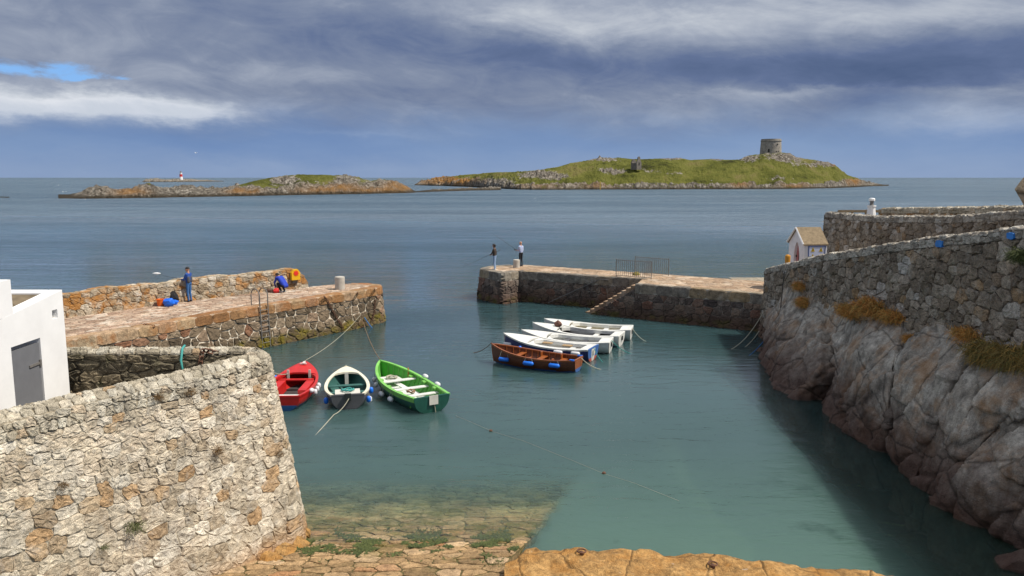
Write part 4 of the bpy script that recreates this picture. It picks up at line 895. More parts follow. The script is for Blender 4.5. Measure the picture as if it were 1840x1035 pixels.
island('island', [(105, 357), (160, 357), (250, 356), (330, 354.5), (440, 352.5), (560, 350), (660, 348.5), (745, 346.5)],
       [(105, 356.5), (130, 350), (150, 345), (175, 334), (195, 337), (212, 341), (238, 340), (255, 334), (266, 332), (285, 338), (310, 341), (345, 336), (352, 341), (400, 341), (418, 336), (432, 333), (455, 326), (480, 321), (500, 317.5), (535, 314), (590, 314), (625, 316), (642, 319), (660, 326), (690, 324.5), (712, 328), (732, 336), (745, 345)],
       80, .45, 420, 46, [(200, 345, 130, 14, .9), (510, 322, 26, 6, .8), (590, 335, 90, 7, .9), (620, 322, 22, 8, .9), (480, 345, 60, 8, .8), (700, 335, 45, 12, .8), (310, 345, 80, 8, .9)],
       [(600, 340, 55, 7, 1.2), (715, 338, 30, 8, 1.2), (440, 345, 30, 5, 1), (235, 346, 30, 6, .9), (680, 342, 30, 5, 1)], 3, .9, .12)
island('island_spit', [(735, 346.5), (780, 344.5), (850, 342.5), (900, 341.5)], [(735, 345.5), (770, 341.5), (810, 340), (860, 338), (900, 337)], 45, .4, 140, 20, [(820, 340, 300, 30, 1)], [], 5, 1.2)
ISL = dict(shore=[(745, 333), (800, 334.3), (850, 336.2), (890, 338.6), (930, 340.6), (955, 341.2), (1000, 341), (1100, 340.5), (1300, 340), (1420, 339.5), (1500, 338), (1535, 336.5), (1560, 335), (1597, 334)])
island('main_island', ISL['shore'], [(745, 332), (760, 326), (778, 322), (800, 318.5), (840, 314), (875, 311), (895, 309.5), (930, 309.5), (965, 306.5), (1000, 300.5), (1030, 293), (1050, 289.5), (1075, 284.5), (1110, 284), (1150, 286.5), (1195, 284.5), (1225, 284.5), (1240, 287.5), (1280, 286.5), (1300, 287), (1328, 288), (1342, 281), (1358, 278), (1384, 277.5), (1404, 273.5), (1420, 276), (1432, 283), (1452, 286), (1478, 290), (1500, 295.5), (1512, 307), (1524, 315), (1540, 321), (1556, 327), (1575, 331), (1597, 333.5)],
       150, .55, 640, 70, [(800, 326, 60, 8, .9), (965, 314, 35, 7, .9), (1000, 318, 26, 6, .8), (895, 326, 30, 7, .7), (1085, 287, 30, 4, .8), (1100, 308, 26, 5, .9), (1170, 306, 20, 4, .5), (1345, 285, 18, 6, .8), (1410, 283, 34, 8, 1.1), (1450, 296, 30, 6, .5), (1490, 294, 20, 7, .9), (1210, 285, 24, 2.5, .8), (1290, 287, 16, 2, .7), (1215, 312, 26, 4, .45), (1400, 322, 26, 5, .5), (1530, 328, 20, 8, .7), (1560, 333, 50, 6, 1)],
       [(825, 324, 34, 9, 1.5), (780, 326, 30, 8, .7), (1070, 334, 30, 4, .8), (1330, 333, 20, 5, .8), (1430, 334, 25, 4, .8), (1534, 325, 14, 8, 1), (1504, 294, 8, 6, 1), (960, 335, 40, 4, .5)], 9, 1.3, .07)
island('lighthouse_rock', [(256, 327), (320, 327), (402, 326)], [(256, 326), (262, 322.2), (280, 320.5), (292, 322.5), (305, 322.5), (318, 320.8), (335, 321.5), (350, 322.5), (375, 324), (402, 325.3)], 60, .5, 120, 14, [(320, 325, 300, 20, .8)], [], 7, 1.0, .8)
island('low_reef', [(-40, 355), (0, 355), (17, 355.5)], [(-40, 353), (0, 353.2), (10, 353.6), (17, 355.2)], 14, .5, 40, 10, [(0, 354, 90, 20, 1)], [], 8, .5, .9)
def build_tower():
    c = A(1384.5, 279, 676); s = 676/FPX; t = tag(empty('martello_tower', (c.x, 676, c.z)), 'round grey stone tower on the hilltop of the large island', 'tower')
    h = 25*s+1.5; r = 18.6*s
    mb = MB(); mb.lathe([(r, -3), (r, 0), (r*.965, h*.5), (r*.93, h*.86), (r*.98, h*.87), (r*.98, h*.9), (r*.925, h*.91), (r*.92, h), (r*.78, h), (r*.78, h*.9)], 40); mb.build('wall', stone_mat('tower_stone', [(0, (.34, .31, .27)), (.5, (.4, .37, .33)), (1, (.45, .42, .37))], scale=.35), t)
    def opening(ang, z, w, hh, d=.5):
        a = rad(ang); rr = r*.95; mb.box((rr*math.cos(a), rr*math.sin(a), z), (.9, w, hh), rz=a)
    mb = MB(); opening(-118, h*.27, 1.4, 2.6); mb.build('doorway', M['black'], t)
    for ang, z in ((-75, h*.22), (-62, h*.22), (-70, h*.66)): mb = MB(); opening(ang, z, .9, .9); mb.build('window', M['black'], t)
build_tower()
def build_church():
    c = A(1143, 300, 590); s = 590/FPX; t = tag(empty('church_ruin', (c.x, 590, c.z), .0), 'dark roofless stone chapel ruin with a bellcote on the grassy slope', 'ruin')
    m = stone_mat('chapel_stone', [(0, (.2, .18, .16)), (1, (.34, .31, .28))], scale=.5)
    W_, L_, e, g, k = 11.5*s, 15*s, 7.5*s, 13*s, 16.5*s
    R = Matrix.Rotation(rad(35), 3, 'Z')
    def P(x, y, z): v = R @ Vector((x, y, z)); return v
    mb = MB(); th = .9
    def slab(poly, axis_off, nrm):
        f = [P(*p) for p in poly]; b = [P(p[0]+nrm[0]*th, p[1]+nrm[1]*th, p[2]) for p in poly]; n = len(poly)
        mb.add(f+b, [tuple(range(n)), tuple(range(2*n-1, n-1, -1))]+[(i, (i+1) % n, n+(i+1) % n, n+i)[::-1] for i in range(n)])
    hw = W_/2
    for y in (-L_/2, L_/2-th):
        bell = y > 0 or True
        pr = [(-hw, y, -2), (hw, y, -2), (hw, y, e), (1.1, y, g)]+([(1.1, y, k), (0, y, k+.8), (-1.1, y, k)] if y < 0 else [(0, y, g+.5)])+[(-1.1, y, g), (-hw, y, e)]
        slab(pr, 0, (0, 1))
    mb.build('gable', m, t)
    mb = MB()
    slab([(-hw, -L_/2+th, -2), (-hw, L_/2-th, -2), (-hw, L_/2-th, e*1.05), (-hw, 0, e*.9), (-hw, -L_/2+th, e)], 0, (1, 0)); slab([(hw-th, -L_/2+th, -2), (hw-th, L_/2-th, -2), (hw-th, L_/2-th, e), (hw-th, 0, e), (hw-th, -L_/2+th, e)], 0, (1, 0))
    mb.build('side_wall', m, t)
    mb = MB(); v = P(hw+.02, 0, e*.4); mb.box(v, (.3, 1.2, 2.2), M=R); mb.build('window', M['black'], t); mb = MB(); v = P(0, -L_/2-.02, e*.7); mb.box(v, (.9, .3, 2.2), M=R); mb.build('window', M['black'], t)
build_church()
def build_lighthouse():
    D = G(325, 327, 0).y; D = A(325, 321.5, D+30).y; c = A(325.5, 321.8, D); s = D/FPX
    t = tag(empty('lighthouse', c), 'white lighthouse with a broad red band on the far low rock', 'lighthouse')
    wm, rm = paint('lighthouse_white', (.85, .85, .85), .6, .04), paint('lighthouse_red', (.6, .03, .03), .5, .04)
    mb = MB(); mb.lathe([(2.9*s, -2*s), (2.9*s, 0), (2.55*s, 4.2*s)], 16); mb.build('tower', wm, t)
    mb = MB(); mb.lathe([(2.57*s, 4.2*s), (2.3*s, 8.6*s)], 16); mb.build('red_band', rm, t)
    mb = MB(); mb.lathe([(2.3*s, 8.6*s), (2.2*s, 11*s), (2.5*s, 11.05*s), (2.5*s, 11.4*s)], 16); mb.build('upper_tower', wm, t)
    mb = MB(); mb.lathe([(1.3*s, 11.4*s), (1.3*s, 13*s), (1.45*s, 13.1*s), (.2*s, 14.4*s)], 12); mb.build('lantern', M['galv'], t)
build_lighthouse()
def small_marks():
    p = A(1277, 331, 585); s = 585/FPX; mb = MB(); mb.box((0, 0, 1.2), (8*s*.8, 3, 3.2)); mb.box((.3, 0, 3.2), (3*s*.8, 2.2, 1.6)); o = mb.build('white_hut', M['white']); o.location = (p.x, p.y, p.z-1.2); tag(o, 'small white painted block on the shore of the large island', 'hut')
    p = G(1079, 341, 0); mb = MB(); mb.lathe([(.32, -1), (.3, 4.6), (.36, 4.65), (.36, 5.2), (.05, 5.5)], 8); o = mb.build('beacon_post', paint('beacon_yellow', (.5, .33, .05), .6)); o.location = (p.x, p.y+2, 0); tag(o, 'slim yellow beacon post at the island shoreline', 'beacon')
    B = [(105, 333, 'white buoy out on the open sea, far left'), (113, 345, 'left one of the two close white floats near the long reef'), (119, 344.5, 'right one of the two close white floats near the long reef'), (153, 358.5, 'white float just off the left end of the long reef'), (648, 351.5, 'white float under the orange rocks of the near island'), (701, 349, 'white float under the right end of the near island'), (961, 357, 'white float alone in the sound below the large island')]
    for px, py, l in B:
        p = G(px, py, 0); r = p.y/FPX*.95; mb = MB(); mb.lathe([(r*.3, -r*.6), (r*.85, -r*.3), (r, .1*r), (r*.75, .75*r), (r*.2, r)], 10); o = mb.build('mooring_buoy', M['white']); o.location = p; tag(o, l, 'buoy', 'floats and buoys on the sea')
    # a gull in the air
    p = A(352, 275, 150); mb = MB(); mb.lathe([(.02, -.28), (.07, -.12), (.08, .05), (.05, .2), (.01, .3)], 8, M=Matrix.Rotation(rad(90), 3, 'Y'))
    for s_ in (-1, 1): mb.add([(-.06, 0, .03), (.1, 0, .03), (.06, s_*.35, .2), (-.02, s_*.7, .1), (-.1, s_*.35, .2), (0, s_*.35, .17)], [(0, 1, 2, 4), (4, 2, 3), (0, 5, 1), (4, 3, 5)])
    o = mb.build('gull', M['white']); o.location = p; o.scale = (.7,)*3; o.rotation_euler.z = 1.1; tag(o, 'white gull flying over the sea above the lighthouse rock', 'gull')
small_marks()
# ---------------------------------------------------------------- boats
def gel(name, col, rough=.35, wear=.12, wc=None): return paint(name, col, rough, wear, wc, 3)
def wood_mat(name, a, b, rough=.35):
    m, n = material(name); p = n.n('TexCoord').outputs['Object']
    g = n.noise(3, 6, n.map(p, (1, 9, 9)), .6); x, y, z = n.xyz(p)
    pl = n.m('FRACT', n.m('MULTIPLY', z, 9.0)); seam = n.rng(pl, 0, .12)
    c = n.mix(1, n.ramp(g, [(.3, a), (.7, b)]), n.ramp(seam, [(0, .5), (1, 1.0)]), 'MULTIPLY')
    bs = n.n('BsdfPrincipled', {'Base Color': c, 'Roughness': rough, 'Normal': n.bump(n.m('ADD', g, seam), .3, .01)}); n.out(bs.outputs[0]); return m
def make_boat(name, label, bow, stern, B, zb, zs, mats, deck=0, side=0, thwarts=(), bench=None, ribs=None, tw=.72, bands=None, group='rowing boats moored in the harbour', rake=.12, floor=True, gun=.05, trans=None, stern_deck=0):
    """bow/stern: pixel of the stem head and of the middle of the transom rim"""
    pb, ps = G(*bow, zb), G(*stern, zs); d = Vector((pb.x-ps.x, pb.y-ps.y, 0)); L = d.length; ang = math.atan2(d.y, d.x)
    t = tag(empty(name, ((pb.x+ps.x)/2, (pb.y+ps.y)/2, 0), ang), label, 'boat', group)
    mid = min(zs, zb)-.06
    sheer = lambda s: zs+(zb-zs)*s*s*.9+(zb-zs)*.1*s-.10*math.sin(math.pi*min(1, s*1.05))
    def half(s):
        if s < .42: q = s/.42; return B/2*(tw+(1-tw)*math.sin(q*math.pi/2))
        q = min(1, (s-.42)/.58); return max(.015, B/2*max(0, 1-q**2.3)**.9)
    zk = lambda s: -.16+(.10*(1-s/.2)**2 if s < .2 else 0)+(.22*((s-.78)/.22)**2 if s > .78 else 0)
    X = lambda s, t_: L*(s-.5)-rake*(1-t_)*max(0, (s-.6)/.4)**2-.06*(1-t_)*max(0, 1-s*6)*-1
    def P(s, t_, sgn, off=0.0, up=0.0):
        h = max(.004, half(s)-off); y = h*math.sin(t_*math.pi/2)**(.62+.5*max(0, s-.6))
        z = zk(s)+up+(sheer(s)-zk(s)-up)*(.62*t_**1.9+.38*t_)
        return Vector((X(s, t_), sgn*y, z))
    ns, nt = 30, 12; ss = [i/ns for i in range(ns+1)]; ts = [j/nt for j in range(nt+1)]
    mb = MB(); bands = bands or [(1.01, 0)]
    def bandmi(t_, zmid):
        for lim, k in bands:
            if zmid < lim: return k
        return bands[-1][1]
    for sg in (1, -1):
        rows = [[P(s, q, sg) for q in ts] for s in ss]
        if sg < 0: rows = [r for r in rows]
        b = len(mb.f); mb.grid(rows if sg < 0 else [r[::-1] for r in rows], 0)
        for k in range(b, len(mb.f)):
            zc = sum(mb.v[i][2] for i in mb.f[k])/4; xx = sum(mb.v[i][0] for i in mb.f[k])/4; s_ = xx/L+.5
            mb.mi[k] = bandmi(0, zc if zc < .2 else (1+ (zc-sheer(max(0, min(1, s_))))))
        rows = [[P(s, q, sg, .035, .07) for q in ts] for s in ss]; mb.grid(rows if sg > 0 else [r[::-1] for r in rows], len(mats['hull']))
        mb.grid([[P(s, 1, sg), P(s, 1, sg, .035)] for s in ss], len(mats['hull']))
    mb.build('hull', mats['hull']+[mats['inside']], t)
    # transom
    mb = MB(); tm = trans or [mats['hull'][-1]]
    for off, x in ((0, -.02), (0, .03)):
        ring = [P(0, q, -1)+Vector((x, 0, 0)) for q in ts[::-1]]+[P(0, q, 1)+Vector((x, 0, 0)) for q in ts[1:]]
        c = Vector((ring[0].x, 0, sheer(0)))
        if len(tm) == 1: mb.add(ring, [tuple(range(len(ring)))[::(1 if x < 0 else -1)]])
        else:
            rr = []
            for q in ts: rr.append([Vector((P(0, q, 1).x+x, -P(0, q, 1).y+2*P(0, q, 1).y*k/6, P(0, q, 1).z)) for k in range(7)])
            def pick(i, j):
                zc = rr[i][j].z
                if callable(tm[-1]): return tm[-1](j, zc)
                return 0
            mb.grid(rr, pick)
    ring = [P(0, 1, -1), P(0, 1, 1)]; mb.box((ring[0].x+.01, 0, sheer(0)-.01), (.07, half(0)*2, .05))
    mb.build('transom', [m for m in tm if not callable(m)], t)
    # gunwale
    mb = MB()
    for sg in (1, -1):
        rows = []
        for s in ss:
            p = P(s, 1, sg); q = Vector((0, sg, 0)); w = gun
            rows.append([p+q*.022+Vector((0, 0, -.05)), p+q*.03+Vector((0, 0, .022)), p-q*min(w, max(0, half(s)))+Vector((0, 0, .022)), p-q*min(w, max(0, half(s)))+Vector((0, 0, -.03))])
        mb.grid(rows if sg > 0 else [r[::-1] for r in rows])
        mb.add(rows[0], [(0, 1, 2, 3)])
    mb.tube([P(1, q, 1)*1.0+Vector((.012, -P(1, q, 1).y, .0)) for q in (0, .3, .6, 1)]+[Vector((X(1, 1)+.012, 0, sheer(1)+.05))], .026, 6)
    mb.build('gunwale', mats['gunwale'], t)
    zi = lambda s: sheer(s)-.005
    if deck:
        mb = MB(); rows = []
        for k in range(13):
            s = deck+(1-deck)*k/12; h = half(s)-.02; rows.append([Vector((X(s, 1)-.12*(1-abs(j-3)/3)**0*(0)-.10*(1-((j-3)/3)**2)*(1-k/12)*-1, h*(j-3)/3, zi(s)+.02+.05*(1-((j-3)/3)**2)*min(1, h*2.2))) for j in range(7)])
        mb.grid(rows); mb.grid([[p, p-Vector((0, 0, .07))] for p in rows[0]]); mb.build('foredeck', mats['deck'], t)
    if side:
        mb = MB()
        s1 = deck or .8
        for sg in (1, -1):
            rows = []
            for k in range(21):
                s = s1*k/20; h = half(s); w = side*(1 if s < s1-.08 else 1+2.2*((s-s1+.08)/.08)**2)
                w = min(w, h)
                rows.append([Vector((X(s, 1), sg*(h-.03), zi(s)+.012)), Vector((X(s, 1), sg*(h-w), zi(s)+.02)), Vector((X(s, 1), sg*(h-w), zi(s)-.14))])
            mb.grid(rows if sg < 0 else [r[::-1] for r in rows])
        if stern_deck:
            rows = [[Vector((X(s, 1), (half(s)-.03)*j/2, zi(s)+.014)) for j in (-2, -1, 0, 1, 2)] for s in (0, stern_deck/2, stern_deck)]; rows.append([p-Vector((0, 0, .14)) for p in rows[-1]]); mb.grid(rows)
        mb.build('side_deck', mats['deck'], t)
    def inner_y(s, z):
        best = 0
        for q in np.linspace(0, 1, 40):
            p = P(s, q, 1, .04, .07)
            if p.z <= z: best = p.y
        return best
    if floor:
        mb = MB(); zf = .07; mb.grid([[Vector((X(s, .2), inner_y(s, zf+.06)*j/3*.98, zf)) for j in range(-3, 4)] for s in np.linspace(.03, .86, 16)]); mb.build('floorboards', mats.get('floor', mats['inside']), t)
    for s in thwarts:
        z = sheer(s)-.17; h = inner_y(s, z); mb = MB(); mb.box((X(s, .8), 0, z), (.24, 2*h, .035)); mb.build('thwart', mats['thwart'], t)
    if bench:
        mb = MB(); z = sheer(.06)-.18; rows = [[Vector((X(s, .8), inner_y(s, z)*j/2, z)) for j in (-2, -1, 0, 1, 2)] for s in np.linspace(.01, bench, 6)]; rows.append([p-Vector((0, 0, .25)) for p in rows[-1]]); mb.grid(rows); mb.build('stern_bench', mats.get('bench', mats['thwart']), t)
    if ribs:
        mb = MB()
        for s in np.linspace(.06, .93, ribs):
            for sg in (1, -1): mb.tube([P(s, q, sg, .045, .08) for q in (.35, .55, .75, 1)], .016, 4)
        mb.build('ribs', mats['ribs'], t)
    t['_'] = 0; del t['_']
    T = Matrix.Translation(t.location) @ Matrix.Rotation(ang, 4, 'Z')
    return dict(t=t, P=P, X=X, half=half, sheer=sheer, T=T, L=L, iy=inner_y)
def fender(b, s, sg, z, r, l, mat, label, horiz=True, group='fenders hung on the boats', tip=None, name='fender'):
    p = b['T'] @ Vector((b['X'](s, .8), sg*(b['half'](s)+r*.9), z)); ang = b['t'].rotation_euler.z
    prof = [(r*.25, -l/2-r*.25), (r*.7, -l/2), (r, -l/2+r*.5), (r, l/2-r*.5), (r*.7, l/2), (r*.25, l/2+r*.25)]
    mb = MB(); mb.lathe(prof, 12, M=Matrix.Rotation(rad(90), 3, 'Y') if horiz else None)
    o = mb.build(name, [mat], smooth=True); o.location = p; o.rotation_euler.z = ang; tag(o, label, 'fender', group)
    q = b['T'].inverted() @ p; mb = MB(); g = Vector((b['X'](s, 1), sg*(b['half'](s)+.03), b['sheer'](s)))
    for dx in ((-l/2, l/2) if horiz else (0,)): mb = MB(); mb.tube([Vector((dx, 0, 0 if horiz else l/2)), (Matrix.Rotation(-ang, 3, 'Z') @ ((b['T'] @ g)-p))+Vector((dx*.6, 0, 0))], .009, 4); mb.build('lanyard', M['rope'], o)
    return o
def sag(a, b, s, n=14): return [a.lerp(b, k/(n-1))-Vector((0, 0, s*4*(k/(n-1))*(1-k/(n-1)))) for k in range(n)]
def rope(pts, label, mat='rope', r=.016, cat='rope', name='mooring_rope', group=None):
    mb = MB(); mb.tube(pts, r, 5); o = mb.build(name, M[mat], smooth=True, loc=tuple(pts[0])); return tag(o, label, cat, group)
BW = gel('boat_white', (.7, .7, .67), .45, .18, (.46, .43, .36)); BW2 = gel('boat_offwhite', (.62, .6, .54), .5, .15)
RED = gel('boat_red', (.52, .014, .012), .4, .25, (.36, .03, .025)); BLUE = gel('boat_blue', (.02, .1, .28), .5, .15); LIME = gel('boat_lime', (.2, .52, .1), .45, .2, (.3, .5, .18)); LIMED = gel('boat_green_side', (.10, .42, .06), .5, .15)
DKG = gel('boat_dark_green', (.01, .085, .062), .45, .35, (.03, .1, .07)); NAVY = gel('boat_navy', (.025, .03, .13), .4, .15); GREY = gel('boat_grey', (.1, .1, .11), .5, .2); TEALIN = gel('boat_teal_inside', (.035, .12, .105), .6, .2); CREAM = gel('boat_cream', (.72, .68, .54), .5, .12)
BLK = gel('boat_black', (.015, .02, .02), .5); FB = gel('fender_blue', (.01, .16, .72), .4, .05); FWH = gel('fender_white', (.72, .72, .76), .4, .1); ANTI = gel('antifoul_blue', (.04, .12, .35), .6); ANTR = gel('antifoul_red', (.4, .09, .06), .6); DKIN = gel('dark_bilge', (.05, .045, .045), .7, .3)
WOOD = wood_mat('varnished_wood', (.07, .018, .008), (.17, .048, .016)); WOODL = wood_mat('bright_wood', (.22, .06, .015), (.36, .11, .03)); TAN = gel('tan_ply', (.36, .24, .12), .7); PLNK = gel('grey_floor', (.62, .64, .62), .7, .3, (.3, .36, .3))
# red boat
rb = make_boat('rowing_boat', 'bright red boat with a blue bottom and a white thwart, moored beside the wall tip', (549, 650), (503, 712), 1.75, .86, .56, dict(hull=[BLUE, RED], inside=RED, gunwale=RED, deck=RED, thwart=BW, floor=DKIN), deck=.70, side=.07, thwarts=(.2,), tw=.78, bands=[(.15, 0), (9, 1)], gun=.07, trans=[RED, BLUE, lambda j, z: 1 if z < .17 else 0])
def part_boxes(b, name, mat, L):
    for c, d in L: mb = MB(); mb.box(c, d); mb.build(name, mat, b['t'])
for sg in (1, -1): part_boxes(rb, 'side_bench', RED, [((rb['X'](.42, .8), sg*.55, .30), (1.5, .3, .42))])
part_boxes(rb, 'thwart', RED, [((rb['X'](.63, .8), 0, .5), (.2, 1.3, .05))])
part_boxes(rb, 'bow_cleat', BW, [((rb['X'](.93, 1), 0, rb['sheer'](.93)+.08), (.3, .08, .05)), ((rb['X'](.9, 1), .0, rb['sheer'](.93)+.07), (.06, .26, .04))])
part_boxes(rb, 'deck_post', BW2, [((rb['X'](.71, 1), s_*.42, .6), (.05, .09, .42)) for s_ in (-1, 1)])
for k, (s, z, h) in enumerate([(.24, .50, True), (.42, .36, False), (.34, .33, False), (.5, .40, False)]): fender(rb, s, -1, z, .085, .18, FWH, ['white cap fender lying on the red boat gunwale at its stern quarter', 'middle small white fender on the right side of the red boat', 'lowest small white fender on the right side of the red boat', 'foremost small white fender on the right side of the red boat'][k], h)
fender(rb, .66, 1, .5, .11, .25, FB, 'blue fender between the red boat and the wall tip', False)
# white and green boat
wb = make_boat('rowing_boat', 'boat with cream gunwale, dark green inside and grey hull, beside the red boat', (622, 659), (625, 709), 1.62, .84, .56, dict(hull=[GREY, GREY], inside=TEALIN, gunwale=CREAM, deck=CREAM, thwart=TEALIN, floor=TEALIN), deck=.80, thwarts=(.36, .6), tw=.72, gun=.09, side=0)
part_boxes(wb, 'engine_box', BW2, [((wb['X'](.19, .8), 0, .32), (.62, .85, .34))]); part_boxes(wb, 'box_lid', BW2, [((wb['X'](.19, .8), 0, .505), (.66, .9, .03))])
part_boxes(wb, 'outboard_bracket', BLK, [((wb['X'](0, 1)-.05, .0, .48), (.1, .22, .26))])
part_boxes(wb, 'bow_post', BW2, [((wb['X'](.8, .8), 0, .5), (.06, .14, .5))])
for k, (s, sg, z, m_) in enumerate([(.14, 1, .26, FB), (.3, -1, .42, FB), (.16, -1, .2, FWH), (.1, -1, .26, FB)]): fender(wb, s, sg, z, .085, .2, m_, ['blue fender on the left stern quarter of the cream edged boat', 'upper blue fender on the right side of the cream edged boat', 'white fender low at the right stern quarter of the cream edged boat', 'lower blue fender at the right stern quarter of the cream edged boat'][k], False)
# green boat
gb = make_boat('rowing_boat', 'long lime green boat with white bottom boards and a dark green transom', (683, 648), (776, 712), 1.72, .86, .60, dict(hull=[BLK, DKG, LIME], inside=LIMED, gunwale=LIME, thwart=BW, floor=PLNK, ribs=LIME, bench=LIME), thwarts=(.22, .42, .63), tw=.80, bands=[(.02, 0), (.80, 1), (9, 2)], ribs=18, gun=.08, trans=[DKG], bench=.08)
part_boxes(gb, 'bow_sheet', BW, [((gb['X'](.78, .8), 0, .36), (.7, .75, .03))])
part_boxes(gb, 'centre_plank', BW, [((gb['X'](.42, .8), 0, .33), (2.4, .22, .03))])
for s_ in (.25, .45, .66): part_boxes(gb, 'thwart_knee', LIME, [((gb['X'](s_, .8), sg*(gb['iy'](s_, .5)-.08), .52), (.2, .16, .05)) for sg in (-1, 1)])
part_boxes(gb, 'notice', BW2, [((gb['X'](0, 1)-.05, -.05, .47), (.02, .34, .34))])
part_boxes(gb, 'strap', gel('orange_strap', (.6, .2, .04), .6), [((gb['X'](.72, .8), -gb['half'](.72)+.05, .6), (.06, .03, .36))])
for k, (s, sg, z, h) in enumerate([(.32, 1, .22, True), (.50, 1, .2, True), (.66, 1, .36, False), (.78, 1, .4, False), (.3, -1, .56, True), (.52, -1, .62, True)]): fender(gb, s, sg, z, .09, .26 if h else .16, FWH, ['largest white fender low on the left side of the green boat nearest its stern', 'white fender second from the stern on the left side of the green boat', 'round white fender below the left bow of the green boat', 'small white fender highest at the left bow of the green boat', 'white fender on the far side of the green boat near the stern', 'white fender on the far side of the green boat amidships'][k], h)
# brown boat and the white boats
bb = make_boat('rowing_boat', 'varnished brown wooden boat with blue bottom and blue fenders, nearest of the right hand group', (884, 618), (1040, 644), 1.55, .84, .58, dict(hull=[ANTI, WOOD], inside=WOOD, gunwale=WOODL, thwart=WOODL, floor=TAN, ribs=WOODL), thwarts=(.2, .44, .68), tw=.62, bands=[(.06, 0), (9, 1)], ribs=14, gun=.05, trans=[WOODL, ANTI, lambda j, z: 1 if z < .14 else 0])
part_boxes(bb, 'corner_pad', FB, [((bb['X'](.03, 1), s_*(bb['half'](.03)-.02), bb['sheer'](.03)+.015), (.22, .11, .05)) for s_ in (-1, 1)])
for s_ in (.2, .44): part_boxes(bb, 'thwart_knee', WOODL, [((bb['X'](s_+.04, .8), sg*(bb['iy'](s_, .45)-.1), .47), (.05, .2, .2)) for sg in (-1, 1)])
for k, s in enumerate((.79, .48, .2)): fender(bb, s, 1, .34, .095, .46, FB, ['blue fender nearest the bow of the brown boat', 'middle blue fender on the side of the brown boat', 'blue fender nearest the stern of the brown boat'][k])
fender(bb, .74, -1, .60, .08, .2, FB, 'pale blue fender lying inside the bow of the brown boat', False)
wmats = lambda h, ins=BW: dict(hull=h, inside=ins, gunwale=BW, deck=BW, thwart=BW, floor=ins)
w1 = make_boat('rowing_boat', 'white boat with a navy hull and tricolour transom, beside the brown boat', (906, 599), (1066, 624), 1.75, .88, .62, wmats([ANTR, NAVY]), deck=.66, side=.30, thwarts=(.25,), tw=.8, bands=[(.04, 0), (9, 1)], gun=.06, stern_deck=.1, trans=[ANTI, BW, ANTR, lambda j, z: 1 if 2 <= j <= 3 else (2 if z < .16 else 0)])
part_boxes(w1, 'seat_pad', TAN, [((w1['X'](.5, .8), .0, .62), (.45, .3, .04)), ((w1['X'](.28, .8), .0, .58), (.45, .3, .04))])
w2 = make_boat('rowing_boat', 'white hulled boat with a long open cockpit and two grey thwarts', (938, 593), (1098, 611), 1.75, .86, .6, dict(wmats([BLK, BW]), thwart=GREY, floor=PLNK), deck=.68, side=.22, thwarts=(.3, .5), tw=.8, bands=[(.05, 0), (9, 1)], stern_deck=.12)
w3 = make_boat('rowing_boat', 'white boat with a blue bottom and a brown ball on its foredeck', (958, 580), (1117, 600), 1.75, .86, .6, wmats([ANTI, BW], DKIN), deck=.68, side=.18, thwarts=(.3,), tw=.8, bands=[(.08, 0), (9, 1)], stern_deck=.1)
w4 = make_boat('rowing_boat', 'farthest white boat of the group with a pale cream cockpit', (979, 573), (1135, 589), 1.75, .86, .6, wmats([BW2, BW], CREAM), deck=.68, side=.2, thwarts=(.3, .5), tw=.8, bands=[(.03, 0), (9, 1)], stern_deck=.12)
for k, s in enumerate((.3, .12, .93)): fender(w1, s, 1, .45, .085, .4, FWH, ['white fender on the navy hull, left of the two near the stern', 'white fender on the navy hull closest to its transom', 'white fender at the bow of the navy hulled boat'][k])
o = rock(tuple(w3['T'] @ Vector((w3['X'](.72, 1), -.15, w3['sheer'](.72)+.2))), (.22, .22, .2), 5, gel('brown_buoy', (.14, .06, .04), .7, .2), 'ball_buoy', 'dark brown ball buoy sitting on a white foredeck', 'buoy', sub=2)
for k, b in enumerate((w1, w2, w3, w4)): part_boxes(b, 'outboard_plate', BLK if k else BW2, [((b['X'](0, 1)-.04, 0, b['sheer'](0)-.2), (.03, .2, .2))])
# ropes
bowp = lambda b: b['T'] @ Vector((b['X'](1, 1)+.02, 0, b['sheer'](1)+.05))
stp = lambda b, y=0: b['T'] @ Vector((b['X'](0, 1)-.03, y, b['sheer'](0)-.02))
ring = LPF(LPP.L-3.6, 1.1, .1)
pq = onsurf(LPF, (LPP.L*.5, LPP.L), (0, 2), 648, 566, .1)
q = A(488, 668, 29.5)
rope(sag(q, bowp(rb), .3), 'slack pale rope from behind the wall tip to the red bow')
rope(sag(bowp(rb)+Vector((.02, 0, .02)), pq, .22, 24), 'long pale green rope from the red bow to the left pier end', 'rope', .011)
rope(sag(bowp(gb), pq+Vector((.06, -.05, -.1)), .25), 'brown rope from the green bow up to the left pier chain', 'rope_brown')
rope(sag(bowp(wb), bowp(wb)+Vector((-.9, 1.6, -.6)), .05), 'short white bow rope of the cream edged boat dipping into the water')
a = stp(wb, -.1); rope(sag(a, G(600, 745, .02), .12)+[G(560, 790, -.02), G(520, 820, -.05)], 'white stern rope of the cream edged boat running toward the wall')
a = stp(gb, -.05); rope(sag(a, G(783, 742, -.03), .02), 'short stern rope on the dark green transom')
a = stp(bb, -.2); rope(sag(a, G(1095, 663, -.02), .2), 'tan stern rope of the brown boat trailing to the right', 'rope', .02)
a = bowp(bb); rope(sag(a, G(850, 634, -.02), .1), 'dark bow rope of the brown boat slanting left into the water', 'rope_brown')
a = stp(w1); rope(sag(a, G(1095, 653, -.02), .25), 'teal stern rope of the navy hulled boat', 'rope_teal')
a = stp(w2); rope(sag(a, G(1140, 636, -.02), .15), 'teal stern rope of the white boat with grey thwarts', 'rope_teal')
a = stp(w4); rope(sag(a, G(1163, 614, -.02), .12), 'white stern rope of the farthest white boat')
